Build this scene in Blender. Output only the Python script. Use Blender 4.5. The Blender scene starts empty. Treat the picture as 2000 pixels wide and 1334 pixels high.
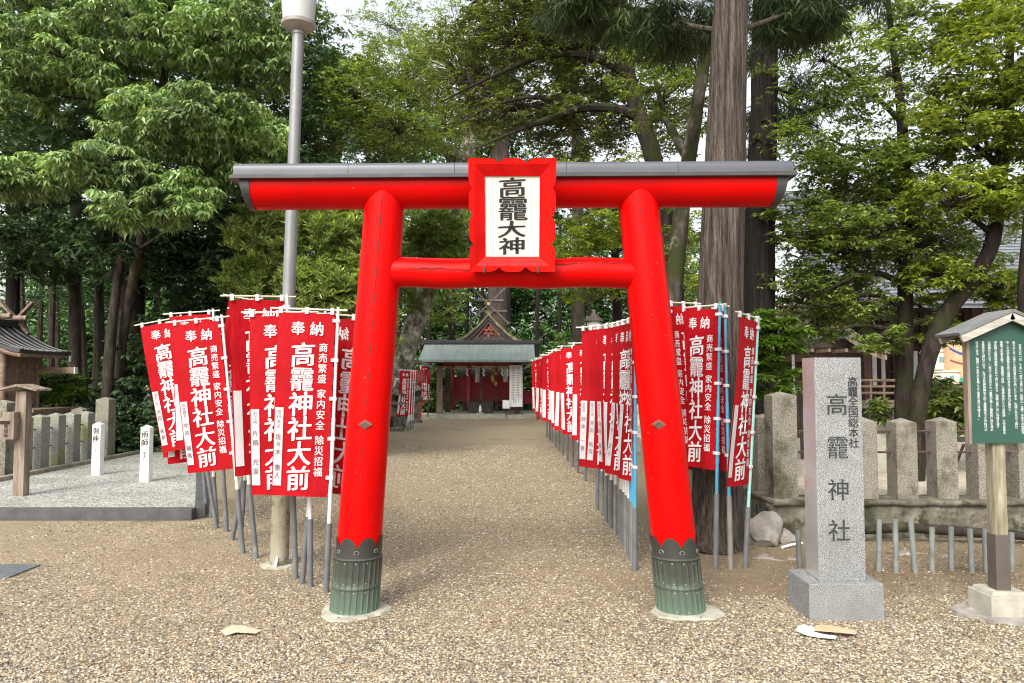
import bpy, bmesh, math, random
import numpy as np
from mathutils import Vector, Matrix
R = math.radians
random.seed(7)
SC = bpy.context.scene
COL = SC.collection

# ------------------------------------------------------------------ camera, sky, sun, exposure
PITCH = math.atan(73 / 1444.0)
cam = bpy.data.cameras.new('camera'); cam.lens = 26; cam.sensor_width = 36; cam.clip_end = 600
camo = bpy.data.objects.new('camera', cam); COL.objects.link(camo)
camo.location = (0, 0, 1.7); camo.rotation_euler = (R(90) + PITCH, 0, 0)
SC.camera = camo
SUN_EL, SUN_AZ = 44, 203          # degrees; azimuth clockwise from +Y (behind the viewer, a little to the left)
w = bpy.data.worlds.new("World"); SC.world = w; w.use_nodes = True
nt = w.node_tree; bg = nt.nodes['Background']
sky = nt.nodes.new('ShaderNodeTexSky'); sky.sky_type = 'NISHITA'; sky.sun_disc = False
sky.sun_elevation = R(SUN_EL); sky.sun_rotation = R(SUN_AZ); sky.air_density = 1.6; sky.dust_density = 5.0
hs = nt.nodes.new('ShaderNodeHueSaturation'); hs.inputs['Saturation'].default_value = 0.30; hs.inputs['Value'].default_value = 1.7
nt.links.new(sky.outputs[0], hs.inputs['Color']); nt.links.new(hs.outputs[0], bg.inputs['Color'])
bg.inputs['Strength'].default_value = 0.15
sl = bpy.data.lights.new('sun', 'SUN'); sl.energy = 1.4; sl.angle = R(12); sl.color = (1.0, 0.93, 0.81)
so = bpy.data.objects.new('sun', sl); COL.objects.link(so)
sd = Vector((math.sin(R(SUN_AZ)) * math.cos(R(SUN_EL)), math.cos(R(SUN_AZ)) * math.cos(R(SUN_EL)), math.sin(R(SUN_EL))))
so.rotation_euler = sd.to_track_quat('Z', 'Y').to_euler(); so.location = sd * 60
SC.view_settings.view_transform = 'Standard'; SC.view_settings.look = 'None'
SC.view_settings.exposure = 0.45; SC.view_settings.gamma = 1
SC.cycles.max_bounces = 7; SC.cycles.diffuse_bounces = 4; SC.cycles.glossy_bounces = 2
SC.cycles.transmission_bounces = 4; SC.cycles.transparent_max_bounces = 4
SC.cycles.pixel_filter_type = 'BLACKMAN_HARRIS'; SC.cycles.filter_width = 1.15
SC.cycles.use_adaptive_sampling = True; SC.cycles.adaptive_threshold = 0.015

# ------------------------------------------------------------------ measuring the photograph
F = 1444.0; CP, SP = math.cos(PITCH), math.sin(PITCH)
def ray(u, v):
    a = (667 - v) / F
    return ((u - 1000) / F, CP - SP * a, SP + CP * a)
def at(u, v, Y):
    d = ray(u, v); t = Y / d[1]
    return Vector((d[0] * t, Y, 1.7 + d[2] * t))
def G(u, v, z=0.0):
    d = ray(u, v); t = (z - 1.7) / d[2]
    return Vector((d[0] * t, d[1] * t, z))

# ------------------------------------------------------------------ materials
def new_mat(name):
    m = bpy.data.materials.new(name); m.use_nodes = True
    n = m.node_tree.nodes; p = n['Principled BSDF']
    return m, m.node_tree, n, p
def ramp(nt, cols, fac=None, interp='LINEAR'):
    r = nt.nodes.new('ShaderNodeValToRGB'); cr = r.color_ramp; cr.interpolation = interp
    while len(cr.elements) < len(cols): cr.elements.new(0.5)
    for i, c in enumerate(cols):
        if len(c) == 4: pos, rgb = c[0], c[1:]
        else: pos, rgb = i / max(1, len(cols) - 1), c
        cr.elements[i].position = pos; cr.elements[i].color = (*rgb, 1)
    if fac is not None: nt.links.new(fac, r.inputs[0])
    return r
def coords(nt, scale=(1, 1, 1), kind='Object', rot=(0, 0, 0)):
    tc = nt.nodes.new('ShaderNodeTexCoord'); mp = nt.nodes.new('ShaderNodeMapping')
    mp.inputs['Scale'].default_value = scale; mp.inputs['Rotation'].default_value = rot
    nt.links.new(tc.outputs[kind], mp.inputs[0]); return mp.outputs[0]
def noise(nt, vec, scale, detail=4, rough=.55, dist=0.0):
    t = nt.nodes.new('ShaderNodeTexNoise'); t.inputs['Scale'].default_value = scale
    t.inputs['Detail'].default_value = detail; t.inputs['Roughness'].default_value = rough
    t.inputs['Distortion'].default_value = dist
    nt.links.new(vec, t.inputs['Vector']); return t.outputs[0]
def mixc(nt, fac, a, b, mode='MIX'):
    m = nt.nodes.new('ShaderNodeMix'); m.data_type = 'RGBA'; m.blend_type = mode
    for k, s in ((0, fac), (6, a), (7, b)):
        if hasattr(s, 'links') or hasattr(s, 'is_linked'): nt.links.new(s, m.inputs[k])
        elif k == 0: m.inputs[0].default_value = s
        else: m.inputs[k].default_value = (*s, 1)
    return m.outputs[2]
def math_n(nt, op, a, b=None, clamp=False):
    m = nt.nodes.new('ShaderNodeMath'); m.operation = op; m.use_clamp = clamp
    for k, s in enumerate((a, b)):
        if s is None: continue
        if hasattr(s, 'is_linked'): nt.links.new(s, m.inputs[k])
        else: m.inputs[k].default_value = s
    return m.outputs[0]
def bump(nt, p, h, strength=.3, dist=.02):
    b = nt.nodes.new('ShaderNodeBump'); b.inputs['Strength'].default_value = strength; b.inputs['Distance'].default_value = dist
    nt.links.new(h, b.inputs['Height']); nt.links.new(b.outputs[0], p.inputs['Normal']); return b
def mat(name, cols, scale=3, rough=.7, bmp=0.0, bscale=None, stretch=(1, 1, 1), metal=0.0, detail=5, spec=.5, bdist=.02, blotch=None, coat=0):
    """noise-varied surface; blotch = (colour, scale, low, high) adds weathering with a shape of its own"""
    m, nt, n, p = new_mat(name)
    vec = coords(nt, stretch)
    if len(cols) == 1: cols = [cols[0], cols[0]]
    c = ramp(nt, [(.3 + .4 * i / (len(cols) - 1), *k) for i, k in enumerate(cols)], noise(nt, vec, scale, detail)).outputs[0]
    if blotch:
        bc, bs, lo, hi = blotch
        f = ramp(nt, [(lo, 0, 0, 0), (hi, 1, 1, 1)], noise(nt, coords(nt), bs, 6, .65)).outputs[0]
        c = mixc(nt, f, c, bc)
    nt.links.new(c, p.inputs['Base Color'])
    p.inputs['Roughness'].default_value = rough; p.inputs['Metallic'].default_value = metal
    p.inputs['Specular IOR Level'].default_value = spec; p.inputs['Coat Weight'].default_value = coat
    if bmp: bump(nt, p, noise(nt, vec, bscale or scale * 3, 6, .6), bmp, bdist)
    return m
def leaf_mat(name, cols, rough=.42, trans=.3, tcol=None, spec=.5):
    m, nt, n, p = new_mat(name)
    g = n.new('ShaderNodeNewGeometry')
    r = ramp(nt, cols, g.outputs['Random Per Island'])
    big = noise(nt, coords(nt), .9, 2)
    f = ramp(nt, [(.35, .62, .62, .62), (.65, 1.35, 1.35, 1.2)], big)
    c = mixc(nt, 1.0, r.outputs[0], f.outputs[0], 'MULTIPLY')
    nt.links.new(c, p.inputs['Base Color']); p.inputs['Roughness'].default_value = rough
    p.inputs['Specular IOR Level'].default_value = spec
    t = n.new('ShaderNodeBsdfTranslucent')
    tc = mixc(nt, 1.0, c, tcol or (1.5, 1.6, .6), 'MULTIPLY'); nt.links.new(tc, t.inputs[0])
    mx = n.new('ShaderNodeMixShader'); mx.inputs[0].default_value = trans
    nt.links.new(p.outputs[0], mx.inputs[1]); nt.links.new(t.outputs[0], mx.inputs[2])
    nt.links.new(mx.outputs[0], n['Material Output'].inputs[0])
    return m
def bark_mat(name, cols, sx=14, sz=1.6, bmp=.9, bdist=.03, moss=None, fine=False):
    m, nt, n, p = new_mat(name)
    vec = coords(nt, (sx, sx, sz))
    h = noise(nt, vec, 1.0, 7, .62, .3)
    if fine:
        h2 = noise(nt, coords(nt, (sx * 2.6, sx * 2.6, sz * 7)), 1.0, 5, .7, .6)
        h = math_n(nt, 'ADD', math_n(nt, 'MULTIPLY', h, .62), math_n(nt, 'MULTIPLY', h2, .38))
    c = ramp(nt, [(.32 + .36 * i / (len(cols) - 1), *k) for i, k in enumerate(cols)], h).outputs[0]
    if moss:
        mc, ms, lo, hi = moss
        f = ramp(nt, [(lo, 0, 0, 0), (hi, 1, 1, 1)], noise(nt, coords(nt), ms, 5, .6)).outputs[0]
        c = mixc(nt, f, c, mc)
    nt.links.new(c, p.inputs['Base Color']); p.inputs['Roughness'].default_value = .9
    p.inputs['Specular IOR Level'].default_value = .2
    bump(nt, p, h, bmp, bdist)
    return m

def granite(name, lo, mid, hi, moss=None, scale=150, rough=.75, spec=.4):
    m, nt, n, p = new_mat(name)
    vec = coords(nt)
    c = ramp(nt, [(.38, *lo), (.5, *mid), (.6, *hi)], noise(nt, vec, scale, 2, .7)).outputs[0]
    big = ramp(nt, [(.3, .82, .82, .8), (.7, 1.1, 1.1, 1.1)], noise(nt, vec, 2.5, 4)).outputs[0]
    c = mixc(nt, 1.0, c, big, 'MULTIPLY')
    if moss:
        mc, ms, a, b = moss
        f = ramp(nt, [(a, 0, 0, 0), (b, 1, 1, 1)], noise(nt, vec, ms, 6, .65)).outputs[0]
        c = mixc(nt, f, c, mc)
    nt.links.new(c, p.inputs['Base Color']); p.inputs['Roughness'].default_value = rough
    p.inputs['Specular IOR Level'].default_value = spec
    bump(nt, p, noise(nt, vec, scale * .8, 3), .12, .004)
    return m

def gravel_mat(name, stones, vscale, dirt=None, masks=True, under=(1, 1, 1)):
    m, nt, n, p = new_mat(name)
    vec = coords(nt)
    v = n.new('ShaderNodeTexVoronoi'); v.inputs['Scale'].default_value = vscale; nt.links.new(vec, v.inputs['Vector'])
    v2 = n.new('ShaderNodeTexVoronoi'); v2.inputs['Scale'].default_value = vscale * 2.3; nt.links.new(vec, v2.inputs['Vector'])
    sep = n.new('ShaderNodeSeparateColor'); nt.links.new(v.outputs['Color'], sep.inputs[0])
    sep2 = n.new('ShaderNodeSeparateColor'); nt.links.new(v2.outputs['Color'], sep2.inputs[0])
    c1 = ramp(nt, stones, sep.outputs[0]).outputs[0]
    c2 = ramp(nt, stones, sep2.outputs[1]).outputs[0]
    c = mixc(nt, .4, c1, c2)
    c = mixc(nt, 1.0, c, under, 'MULTIPLY')
    big = ramp(nt, [(.3, .78, .76, .74), (.7, 1.12, 1.12, 1.12)], noise(nt, vec, 1.3, 5, .6)).outputs[0]
    c = mixc(nt, 1.0, c, big, 'MULTIPLY')
    if masks:
        sx = n.new('ShaderNodeSeparateXYZ'); nt.links.new(vec, sx.inputs[0])
        X, Y = sx.outputs[0], sx.outputs[1]
        wob = math_n(nt, 'MULTIPLY', math_n(nt, 'SUBTRACT', noise(nt, vec, .9, 5, .6), .5), 2.6)
        # the bare brown earth by the fence and under the right-hand banners
        a = math_n(nt, 'ADD', X, wob); a = math_n(nt, 'MULTIPLY', math_n(nt, 'SUBTRACT', a, .75), 1.2, True)
        b = math_n(nt, 'ADD', Y, wob); b = math_n(nt, 'MULTIPLY', math_n(nt, 'SUBTRACT', b, 5.55), 1.5, True)
        f = math_n(nt, 'MULTIPLY', math_n(nt, 'MULTIPLY', a, b), .75)
        earth = ramp(nt, [(.3, .085, .054, .03), (.7, .21, .145, .088)], noise(nt, vec, 9, 7, .7)).outputs[0]
        c = mixc(nt, f, c, earth)
        # the worn path and the far court are browner and finer
        d = math_n(nt, 'ADD', Y, math_n(nt, 'MULTIPLY', wob, 1.3)); d = math_n(nt, 'MULTIPLY', math_n(nt, 'SUBTRACT', d, 4.9), .28, True)
        f2 = math_n(nt, 'MULTIPLY', d, .72)
        tan = ramp(nt, [(.32, .12, .092, .056), (.5, .28, .222, .142), (.66, .47, .39, .27)], noise(nt, vec, 26, 8, .8)).outputs[0]
        c = mixc(nt, f2, c, tan)
        # patches of earth and moss
        pm = ramp(nt, [(.56, 0, 0, 0), (.68, .8, .8, .8)], noise(nt, vec, .75, 6, .65)).outputs[0]
        c = mixc(nt, math_n(nt, 'MULTIPLY', pm, .55), c, (.16, .105, .06))
        mm = ramp(nt, [(.57, 0, 0, 0), (.66, .85, .85, .85)], noise(nt, coords(nt, rot=(0, 0, 1)), 1.5, 7, .7)).outputs[0]
        mk = math_n(nt, 'MULTIPLY', math_n(nt, 'SUBTRACT', math_n(nt, 'ABSOLUTE', X), 1.5), 1.2, True)
        c = mixc(nt, math_n(nt, 'MULTIPLY', math_n(nt, 'MULTIPLY', mm, mk), .5), c, (.075, .07, .02))
    nt.links.new(c, p.inputs['Base Color']); p.inputs['Roughness'].default_value = .85
    p.inputs['Specular IOR Level'].default_value = .3
    h = math_n(nt, 'ADD', v.outputs['Distance'], math_n(nt, 'MULTIPLY', v2.outputs['Distance'], .5))
    bump(nt, p, math_n(nt, 'MULTIPLY', h, -1.0), .9, .012)
    return m

STONES = [(0, 0.0333, 0.0321, 0.0297), (.14, 0.101, 0.0891, 0.0713), (.3, 0.237, 0.193, 0.124), (.47, 0.356, 0.297, 0.196), (.62, 0.498, 0.433, 0.315), (.75, 0.214, 0.204, 0.188), (.89, 0.641, 0.582, 0.475), (1, 0.427, 0.279, 0.119)]
M = {}
M['gravel'] = gravel_mat('tan_gravel', STONES, 62, under=(.80, .76, .70))
M['white_gravel'] = gravel_mat('pale_gravel', [(0, .05, .055, .05), (.25, .20, .205, .185), (.6, .36, .365, .33), (1, .55, .55, .51)], 40, masks=False)
M['court'] = gravel_mat('court_gravel', [(0, 0.175, 0.15, 0.125), (0.3, 0.413, 0.35, 0.275), (0.7, 0.575, 0.512, 0.425), (1, 0.7, 0.65, 0.562)], 50, masks=False)
M['pebble'] = None
M['soil'] = mat('forest_soil', [(.02, .016, .01), (.06, .045, .025), (.1, .07, .04)], 3, .95, .6, 12)
M['granite'] = granite('polished_grey_granite', (.05, .053, .055), (.19, .198, .202), (.40, .41, .415), moss=((.13, .135, .125), 1.6, .52, .75), scale=190, rough=.5)
M['granite_gloss'] = granite('mirror_polished_granite', (.15, .15, .155), (.37, .38, .385), (.55, .56, .56), scale=210, rough=.04, spec=1.0)
M['granite_gloss'].node_tree.nodes['Principled BSDF'].inputs['IOR'].default_value = 3.0
M['granite_old'] = granite('weathered_yellow_granite', (.08, .074, .058), (.205, .19, .155), (.33, .31, .26), moss=((.06, .055, .03), 2.6, .5, .68), scale=95, rough=.85)
M['granite_moss'] = granite('mossy_granite', (.10, .10, .09), (.25, .25, .225), (.36, .36, .33), moss=((.20, .21, .06), 2.2, .5, .66), scale=80, rough=.85)
M['old_stone'] = mat('lichened_wall_stone', [(.045, .04, .03), (.13, .12, .09), (.26, .245, .2)], 4, .95, 1.0, 9, bdist=.03, blotch=((.035, .038, .015), 4.5, .5, .62))
M['rock'] = mat('grey_boulder', [(.14, .125, .11), (.27, .25, .225), (.42, .40, .37)], 3.5, .9, .8, 9, bdist=.03, blotch=((.12, .09, .06), 3, .52, .7))
M['concrete'] = mat('worn_concrete', [(.27, .26, .21), (.42, .41, .34)], 7, .9, .3, 40, blotch=((.2, .18, .1), 5, .55, .75))
M['kerb'] = mat('grey_kerb_stone', [(0.0468, 0.0486, 0.0504), (0.0864, 0.0882, 0.09)], 6, .8, .3, 60, blotch=((.08, .08, .07), 3, .55, .75))
M['kerb_brown'] = mat('brown_kerb_stone', [(.17, .145, .11), (.30, .27, .21)], 6, .9, .4, 40)
def torii_paint(name, st=(22, 22, 1.1), grain=(30, 30, 1.5), big=(1, 1, .35)):
    m, nt, n, p = new_mat(name)
    vec = coords(nt)
    c = ramp(nt, [(.3, .43, .0009, .0008), (.52, .53, .0012, .001), (.75, .60, .002, .0015)], noise(nt, coords(nt, big), 3.2, 5)).outputs[0]
    sk = ramp(nt, [(.55, 0, 0, 0), (.72, 1, 1, 1)], noise(nt, coords(nt, st), 1.0, 6, .72)).outputs[0]
    c = mixc(nt, math_n(nt, 'MULTIPLY', sk, .6), c, (.30, .006, .004))
    ch = ramp(nt, [(.71, 0, 0, 0), (.73, 1, 1, 1)], noise(nt, vec, 24, 4, .65)).outputs[0]
    c = mixc(nt, math_n(nt, 'MULTIPLY', ch, .6), c, (.50, .20, .14))
    dk = ramp(nt, [(.58, 0, 0, 0), (.75, 1, 1, 1)], noise(nt, coords(nt, (3, 3, 1.2)), 1.4, 7, .7)).outputs[0]
    c = mixc(nt, math_n(nt, 'MULTIPLY', dk, .45), c, (.30, .004, .004))
    nt.links.new(c, p.inputs['Base Color'])
    p.inputs['Roughness'].default_value = .36; p.inputs['Specular IOR Level'].default_value = .10
    h = noise(nt, coords(nt, grain), 1.0, 6, .6)
    bump(nt, p, h, .22, .006)
    return m
M['red'] = torii_paint('vermilion_paint')
M['red_beam'] = torii_paint('vermilion_beam_paint', (1.1, 22, 22), (1.5, 30, 30), (.35, 1, 1))
M['red_old'] = mat('weathered_vermilion', [(.40, .003, .003), (.56, .004, .003), (.64, .008, .005)], 5, .42, .2, 24, stretch=(1, 1, .4), spec=.15, blotch=((.30, .03, .02), 9, .60, .8))
M['red_edge'] = mat('worn_frame_edge', [(.22, .02, .012), (.42, .03, .02), (.50, .10, .07)], 8, .6, .3, 30, blotch=((.10, .075, .04), 8, .50, .64))
M['plug'] = mat('bare_wood_plug', [(.09, .045, .025), (.18, .10, .06)], 20, .8, .2, 40)
M['crack'] = mat('dark_wood_check', [(.03, .006, .004)], 5, .9)
M['roof_grey'] = mat('grey_sheet_metal', [(.070, .075, .088), (.10, .107, .122)], 1.4, .45, .05, 8, metal=.25, blotch=((.2, .205, .22), 13, .69, .73))
M['roof_slate'] = mat('weathered_board_roof', [(.11, .115, .115), (.19, .19, .185)], 6, .7, .2, 20, stretch=(.5, 3, 3))
M['roof_dark'] = mat('dark_sheet_metal', [(0.035, 0.035, 0.0364), (0.0665, 0.0665, 0.07)], 4, .5, .1, 20, metal=.3, blotch=((.25, .25, .25), 16, .69, .74))
M['bronze'] = None
def bronze():
    m, nt, n, p = new_mat('patinated_bronze')
    tc = n.new('ShaderNodeTexCoord'); sx = n.new('ShaderNodeSeparateXYZ'); nt.links.new(tc.outputs['Object'], sx.inputs[0])
    w = math_n(nt, 'MULTIPLY', math_n(nt, 'SUBTRACT', noise(nt, coords(nt), 7, 5, .6), .5), .28)
    z = math_n(nt, 'ADD', sx.outputs[2], w)
    c = ramp(nt, [(.0, .10, .155, .115), (.16, .085, .115, .088), (.3, .05, .055, .045), (.6, .035, .031, .028)], z).outputs[0]
    nt.links.new(c, p.inputs['Base Color']); g = n.new('ShaderNodeNewGeometry'); pr = ramp(nt, [(.52, 0, 0, 0), (.62, 1, 1, 1)], g.outputs['Pointiness']).outputs[0]; c = mixc(nt, math_n(nt, 'MULTIPLY', pr, .7), c, (.26, .30, .23)); nt.links.new(c, p.inputs['Base Color']); p.inputs['Roughness'].default_value = .5; p.inputs['Metallic'].default_value = .25
    bump(nt, p, noise(nt, coords(nt), 40, 4), .2, .004)
    return m
M['bronze'] = bronze()
def cloth_mat():
    m, nt, n, p = new_mat('red_banner_cloth')
    c = ramp(nt, [(.35, .33, .002, .006), (.65, .46, .003, .010)], noise(nt, coords(nt), 2.2, 5)).outputs[0]
    nt.links.new(c, p.inputs['Base Color']); p.inputs['Roughness'].default_value = .7; p.inputs['Specular IOR Level'].default_value = .2
    bump(nt, p, noise(nt, coords(nt, (5, 5, 1.6)), 1.6, 4, .55, 1.2), .55, .03)
    t = n.new('ShaderNodeBsdfTranslucent'); nt.links.new(c, t.inputs[0])
    mx = n.new('ShaderNodeMixShader'); mx.inputs[0].default_value = .22
    nt.links.new(p.outputs[0], mx.inputs[1]); nt.links.new(t.outputs[0], mx.inputs[2]); nt.links.new(mx.outputs[0], n['Material Output'].inputs[0])
    return m
M['cloth'] = cloth_mat()
M['cloth_white'] = mat('white_dyed_lettering', [(0.648, 0.63, 0.648), (0.738, 0.72, 0.729)], 8, .8, spec=.2)
M['slip'] = mat('pale_name_slip', [(0.49, 0.446, 0.461), (0.576, 0.547, 0.554)], 5, .8, spec=.2)
M['ink'] = mat('black_ink', [(.012, .012, .014)], 5, .6)
M['ink_faded'] = mat('faded_brush_ink', [(.10, .09, .10), (.2, .19, .2)], 30, .8)
M['tab'] = mat('white_loop_tape', [(0.56, 0.528, 0.56), (0.656, 0.64, 0.656)], 9, .8, spec=.2)
M['pole_white'] = mat('white_plastic_pole', [(.62, .61, .60), (.76, .75, .73)], 4, .4)
M['pole_blue'] = mat('blue_plastic_pole', [(0.048, 0.24, 0.384), (0.072, 0.304, 0.464)], 4, .35)
M['pole_teal'] = mat('pale_green_plastic_pole', [(.20, .42, .40), (.30, .52, .48)], 4, .4)
M['sleeve'] = mat('grey_pvc_pipe', [(0.09, 0.0975, 0.105), (0.15, 0.158, 0.165)], 6, .5, .05, 40, blotch=((.26, .27, .27), 7, .6, .72))
M['sleeve_brown'] = mat('muddy_pvc_pipe', [(.13, .12, .10), (.24, .23, .20)], 6, .6, .05, 40)
M['stub'] = mat('dull_green_grey_pipe', [(.15, .17, .165), (.24, .26, .25)], 8, .6, .08, 30, blotch=((.13, .12, .09), 6, .55, .75))
M['bar'] = mat('cream_crossbar', [(.55, .52, .40), (.70, .67, .56)], 6, .5)
M['panel_white'] = mat('aged_white_panel', [(0.594, 0.576, 0.513), (0.684, 0.666, 0.612)], 3, .6, .05, 50, blotch=((.55, .42, .34), 5, .68, .85))
M['galv'] = mat('galvanised_steel', [(0.169, 0.175, 0.18), (0.259, 0.264, 0.27)], 5, .4, .05, 30, metal=.35, stretch=(1, 1, .4), blotch=((.27, .27, .23), 9, .58, .7))
M['lamp_base'] = mat('mossy_painted_steel', [(.22, .20, .14), (.34, .32, .25)], 5, .8, .3, 30, stretch=(1, 1, .5), blotch=((.10, .095, .05), 6, .5, .62))
M['lamp_glass'] = mat('frosted_lamp_glass', [(0.433, 0.44, 0.433), (0.52, 0.527, 0.52)], 2, .3)
M['lamp_metal'] = mat('dull_lamp_metal', [(0.28, 0.259, 0.238), (0.385, 0.357, 0.336)], 4, .4, metal=.3)
M['wood_old'] = mat('grey_weathered_wood', [(.115, .085, .062), (.20, .155, .12), (.29, .24, .19)], 5, .85, .35, 14, stretch=(4, 4, .5))
M['wood_post'] = mat('lichened_board_post', [(0.128, 0.104, 0.06), (0.232, 0.208, 0.144), (0.336, 0.32, 0.248)], 5, .85, .4, 14, stretch=(5, 5, .6))
M['wood_brown'] = mat('brown_shrine_wood', [(0.096, 0.06, 0.04), (0.184, 0.124, 0.088), (0.264, 0.192, 0.144)], 4, .75, .25, 14, stretch=(.6, 4, 4))
M['wood_dark'] = mat('dark_aged_timber', [(.022, .017, .014), (.055, .042, .033), (.09, .07, .055)], 5, .8, .3, 14, stretch=(3, 3, .6))
M['wood_redbrown'] = mat('red_brown_timber', [(0.0525, 0.021, 0.014), (0.105, 0.0455, 0.0315)], 5, .7, .2, 14, stretch=(3, 3, .6))
M['wood_white'] = mat('weathered_pale_timber', [(0.266, 0.252, 0.217), (0.434, 0.42, 0.385)], 6, .85, .4, 12, stretch=(.7, 4, 4), blotch=((.16, .13, .09), 5, .54, .66))
M['sign_green'] = mat('dark_green_board', [(0.0156, 0.06, 0.0438), (0.0204, 0.0732, 0.054)], 2, .55)
M['sign_cap'] = mat('brown_post_sheath', [(.075, .06, .052), (.10, .082, .07)], 4, .5)
M['copper'] = mat('green_grey_copper_roof', [(0.119, 0.154, 0.14), (0.189, 0.224, 0.21)], 2, .6, .1, 30, stretch=(4, .5, .5))
M['bark_roof'] = mat('mossy_cypress_bark_roof', [(.07, .06, .03), (.14, .125, .06), (.22, .20, .12)], 4, .95, .8, 14)
M['roof_edge_dark'] = mat('dark_roof_edge', [(.018, .016, .02), (.04, .036, .04)], 6, .8)
M['shrine_red'] = mat('deep_shrine_red', [(.26, .010, .018), (.40, .018, .026)], 4, .55)
M['shrine_salmon'] = mat('faded_salmon_boards', [(0.168, 0.042, 0.0294), (0.231, 0.0714, 0.0504)], 5, .7)
M['gold'] = mat('gilt_fitting', [(.45, .30, .08), (.62, .45, .15)], 5, .4, metal=.6)
M['tile'] = None
M['white_paint'] = mat('white_painted_wood', [(.70, .70, .68), (.82, .82, .80)], 5, .6)
M['rope'] = mat('straw_rope', [(.26, .20, .11), (.42, .34, .2)], 20, .9, .5, 50)
M['paper'] = mat('white_paper', [(.72, .72, .70), (.84, .84, .82)], 6, .8)
M['card'] = mat('torn_tan_card', [(.45, .29, .18), (.55, .37, .24)], 6, .8)
M['card_pale'] = mat('weathered_pale_card', [(.40, .32, .22), (.55, .46, .34)], 20, .9)
M['iron'] = mat('rusted_iron_bar', [(.035, .022, .018), (.09, .055, .042)], 12, .8, .3, 40)
M['cover'] = mat('cast_cover', [(.07, .08, .09), (.13, .14, .15)], 20, .6, .3, 60)
M['barrel_straw'] = mat('straw_barrel_wrap', [(.42, .27, .15), (.56, .39, .24)], 12, .8, .2, 40)
M['barrel_white'] = mat('white_barrel_wrap', [(.55, .53, .44), (.70, .68, .58)], 12, .8, .2, 40)
M['barrel_green'] = mat('green_barrel_ring', [(.05, .22, .18)], 12, .7)
M['band_blue'] = mat('blue_brush_band', [(.03, .05, .26)], 12, .7)
M['band_red'] = mat('brown_red_band', [(.20, .05, .03)], 12, .7)
M['bark_cedar'] = bark_mat('cedar_bark', [(.006, .005, .004), (.035, .027, .022), (.105, .085, .072), (.20, .17, .148)], 34, 1.3, 1.0, .05, fine=True, moss=((.05, .04, .03), .8, .55, .75))
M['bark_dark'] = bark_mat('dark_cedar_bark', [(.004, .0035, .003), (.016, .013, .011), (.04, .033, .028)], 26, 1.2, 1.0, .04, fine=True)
M['bark_grey'] = bark_mat('mottled_grey_bark', [(0.026, 0.0234, 0.0182), (0.104, 0.091, 0.0715), (0.273, 0.254, 0.215), (0.468, 0.448, 0.403)], 4.2, 3.2, .9, .05, moss=((.05, .05, .015), 1.3, .5, .62))
M['bark_moss'] = bark_mat('mossy_bark', [(0.0072, 0.0054, 0.0042), (0.0228, 0.0168, 0.0132), (0.048, 0.036, 0.0288)], 12, 3, .8, .02, moss=((.022, .027, .008), 2.6, .5, .62))
M['bark_slim'] = bark_mat('smooth_tan_bark', [(0.0146, 0.0117, 0.00877), (0.0341, 0.0278, 0.0205), (0.0585, 0.0488, 0.038)], 12, 3, .5, .02, moss=((.06, .06, .03), 2, .55, .66))
M['lichen_patch'] = bark_mat('lichen_spotted_bark', [(.018, .015, .012), (.07, .06, .046), (.24, .22, .19)], 5, 2.4, .7, .02, moss=((.03, .034, .01), 2.6, .45, .56))
M['twig'] = bark_mat('grey_twigs', [(.03, .022, .016), (.085, .065, .05)], 10, 4, .4)
M['leaf_bright'] = leaf_mat('bright_broad_leaves', [(0.0664, 0.129, 0.0494), (0.142, 0.237, 0.0873), (0.265, 0.37, 0.142), (0.398, 0.494, 0.209)], .30, .2, spec=.75)
M['leaf_mid'] = leaf_mat('mid_green_leaves', [(0.0439, 0.0878, 0.0246), (0.0966, 0.157, 0.0386), (0.176, 0.237, 0.0562)], .4, .3)
M['leaf_dark'] = leaf_mat('dark_evergreen_leaves', [(0.0251, 0.0554, 0.0301), (0.0554, 0.106, 0.0504), (0.106, 0.172, 0.0755)], .42, .2)
M['leaf_podo'] = leaf_mat('narrow_green_leaves', [(0.0772, 0.133, 0.0463), (0.18, 0.257, 0.085), (0.322, 0.411, 0.116), (0.567, 0.645, 0.167)], .42, .2)
M['leaf_olive'] = leaf_mat('olive_yellow_leaves', [(0.0816, 0.13, 0.0419), (0.164, 0.232, 0.0651), (0.268, 0.335, 0.0884), (0.357, 0.391, 0.093)], .45, .3)
M['leaf_yellow'] = leaf_mat('yellow_green_leaves', [(0.06, 0.102, 0.0192), (0.12, 0.174, 0.0312), (0.192, 0.246, 0.048), (0.276, 0.312, 0.06), (.30, .30, .07)], .38, .4)
M['leaf_right'] = leaf_mat('small_right_leaves', [(0.0582, 0.0946, 0.0262), (0.116, 0.168, 0.0437), (0.204, 0.262, 0.0728), (0.306, 0.357, 0.109)], .34, .36)
M['leaf_dark_olive'] = leaf_mat('dark_olive_small_leaves', [(0.0447, 0.0718, 0.0223), (0.0877, 0.12, 0.0319), (0.152, 0.184, 0.0479), (0.239, 0.255, 0.0718)], .4, .25)  # darker olive leaf tones, varied at random from leaf to leaf
M['leaf_cedar'] = leaf_mat('dark_cedar_sprays', [(0.0168, 0.036, 0.0144), (0.036, 0.066, 0.0216), (0.066, 0.096, 0.03)], .6, .12)
M['leaf_fern'] = leaf_mat('fresh_fern_leaves', [(0.0486, 0.105, 0.0121), (0.0972, 0.178, 0.0203), (0.162, 0.251, 0.0324)], .45, .38)
M['leaf_far'] = leaf_mat('far_wood_leaves', [(0.0257, 0.0686, 0.0257), (0.0644, 0.15, 0.0429), (0.129, 0.248, 0.0644)], .5, .2)
M['litter'] = leaf_mat('fallen_dry_leaves', [(.05, .03, .015), (.14, .08, .035), (.25, .16, .08), (.32, .25, .12)], .8, .05)
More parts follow.
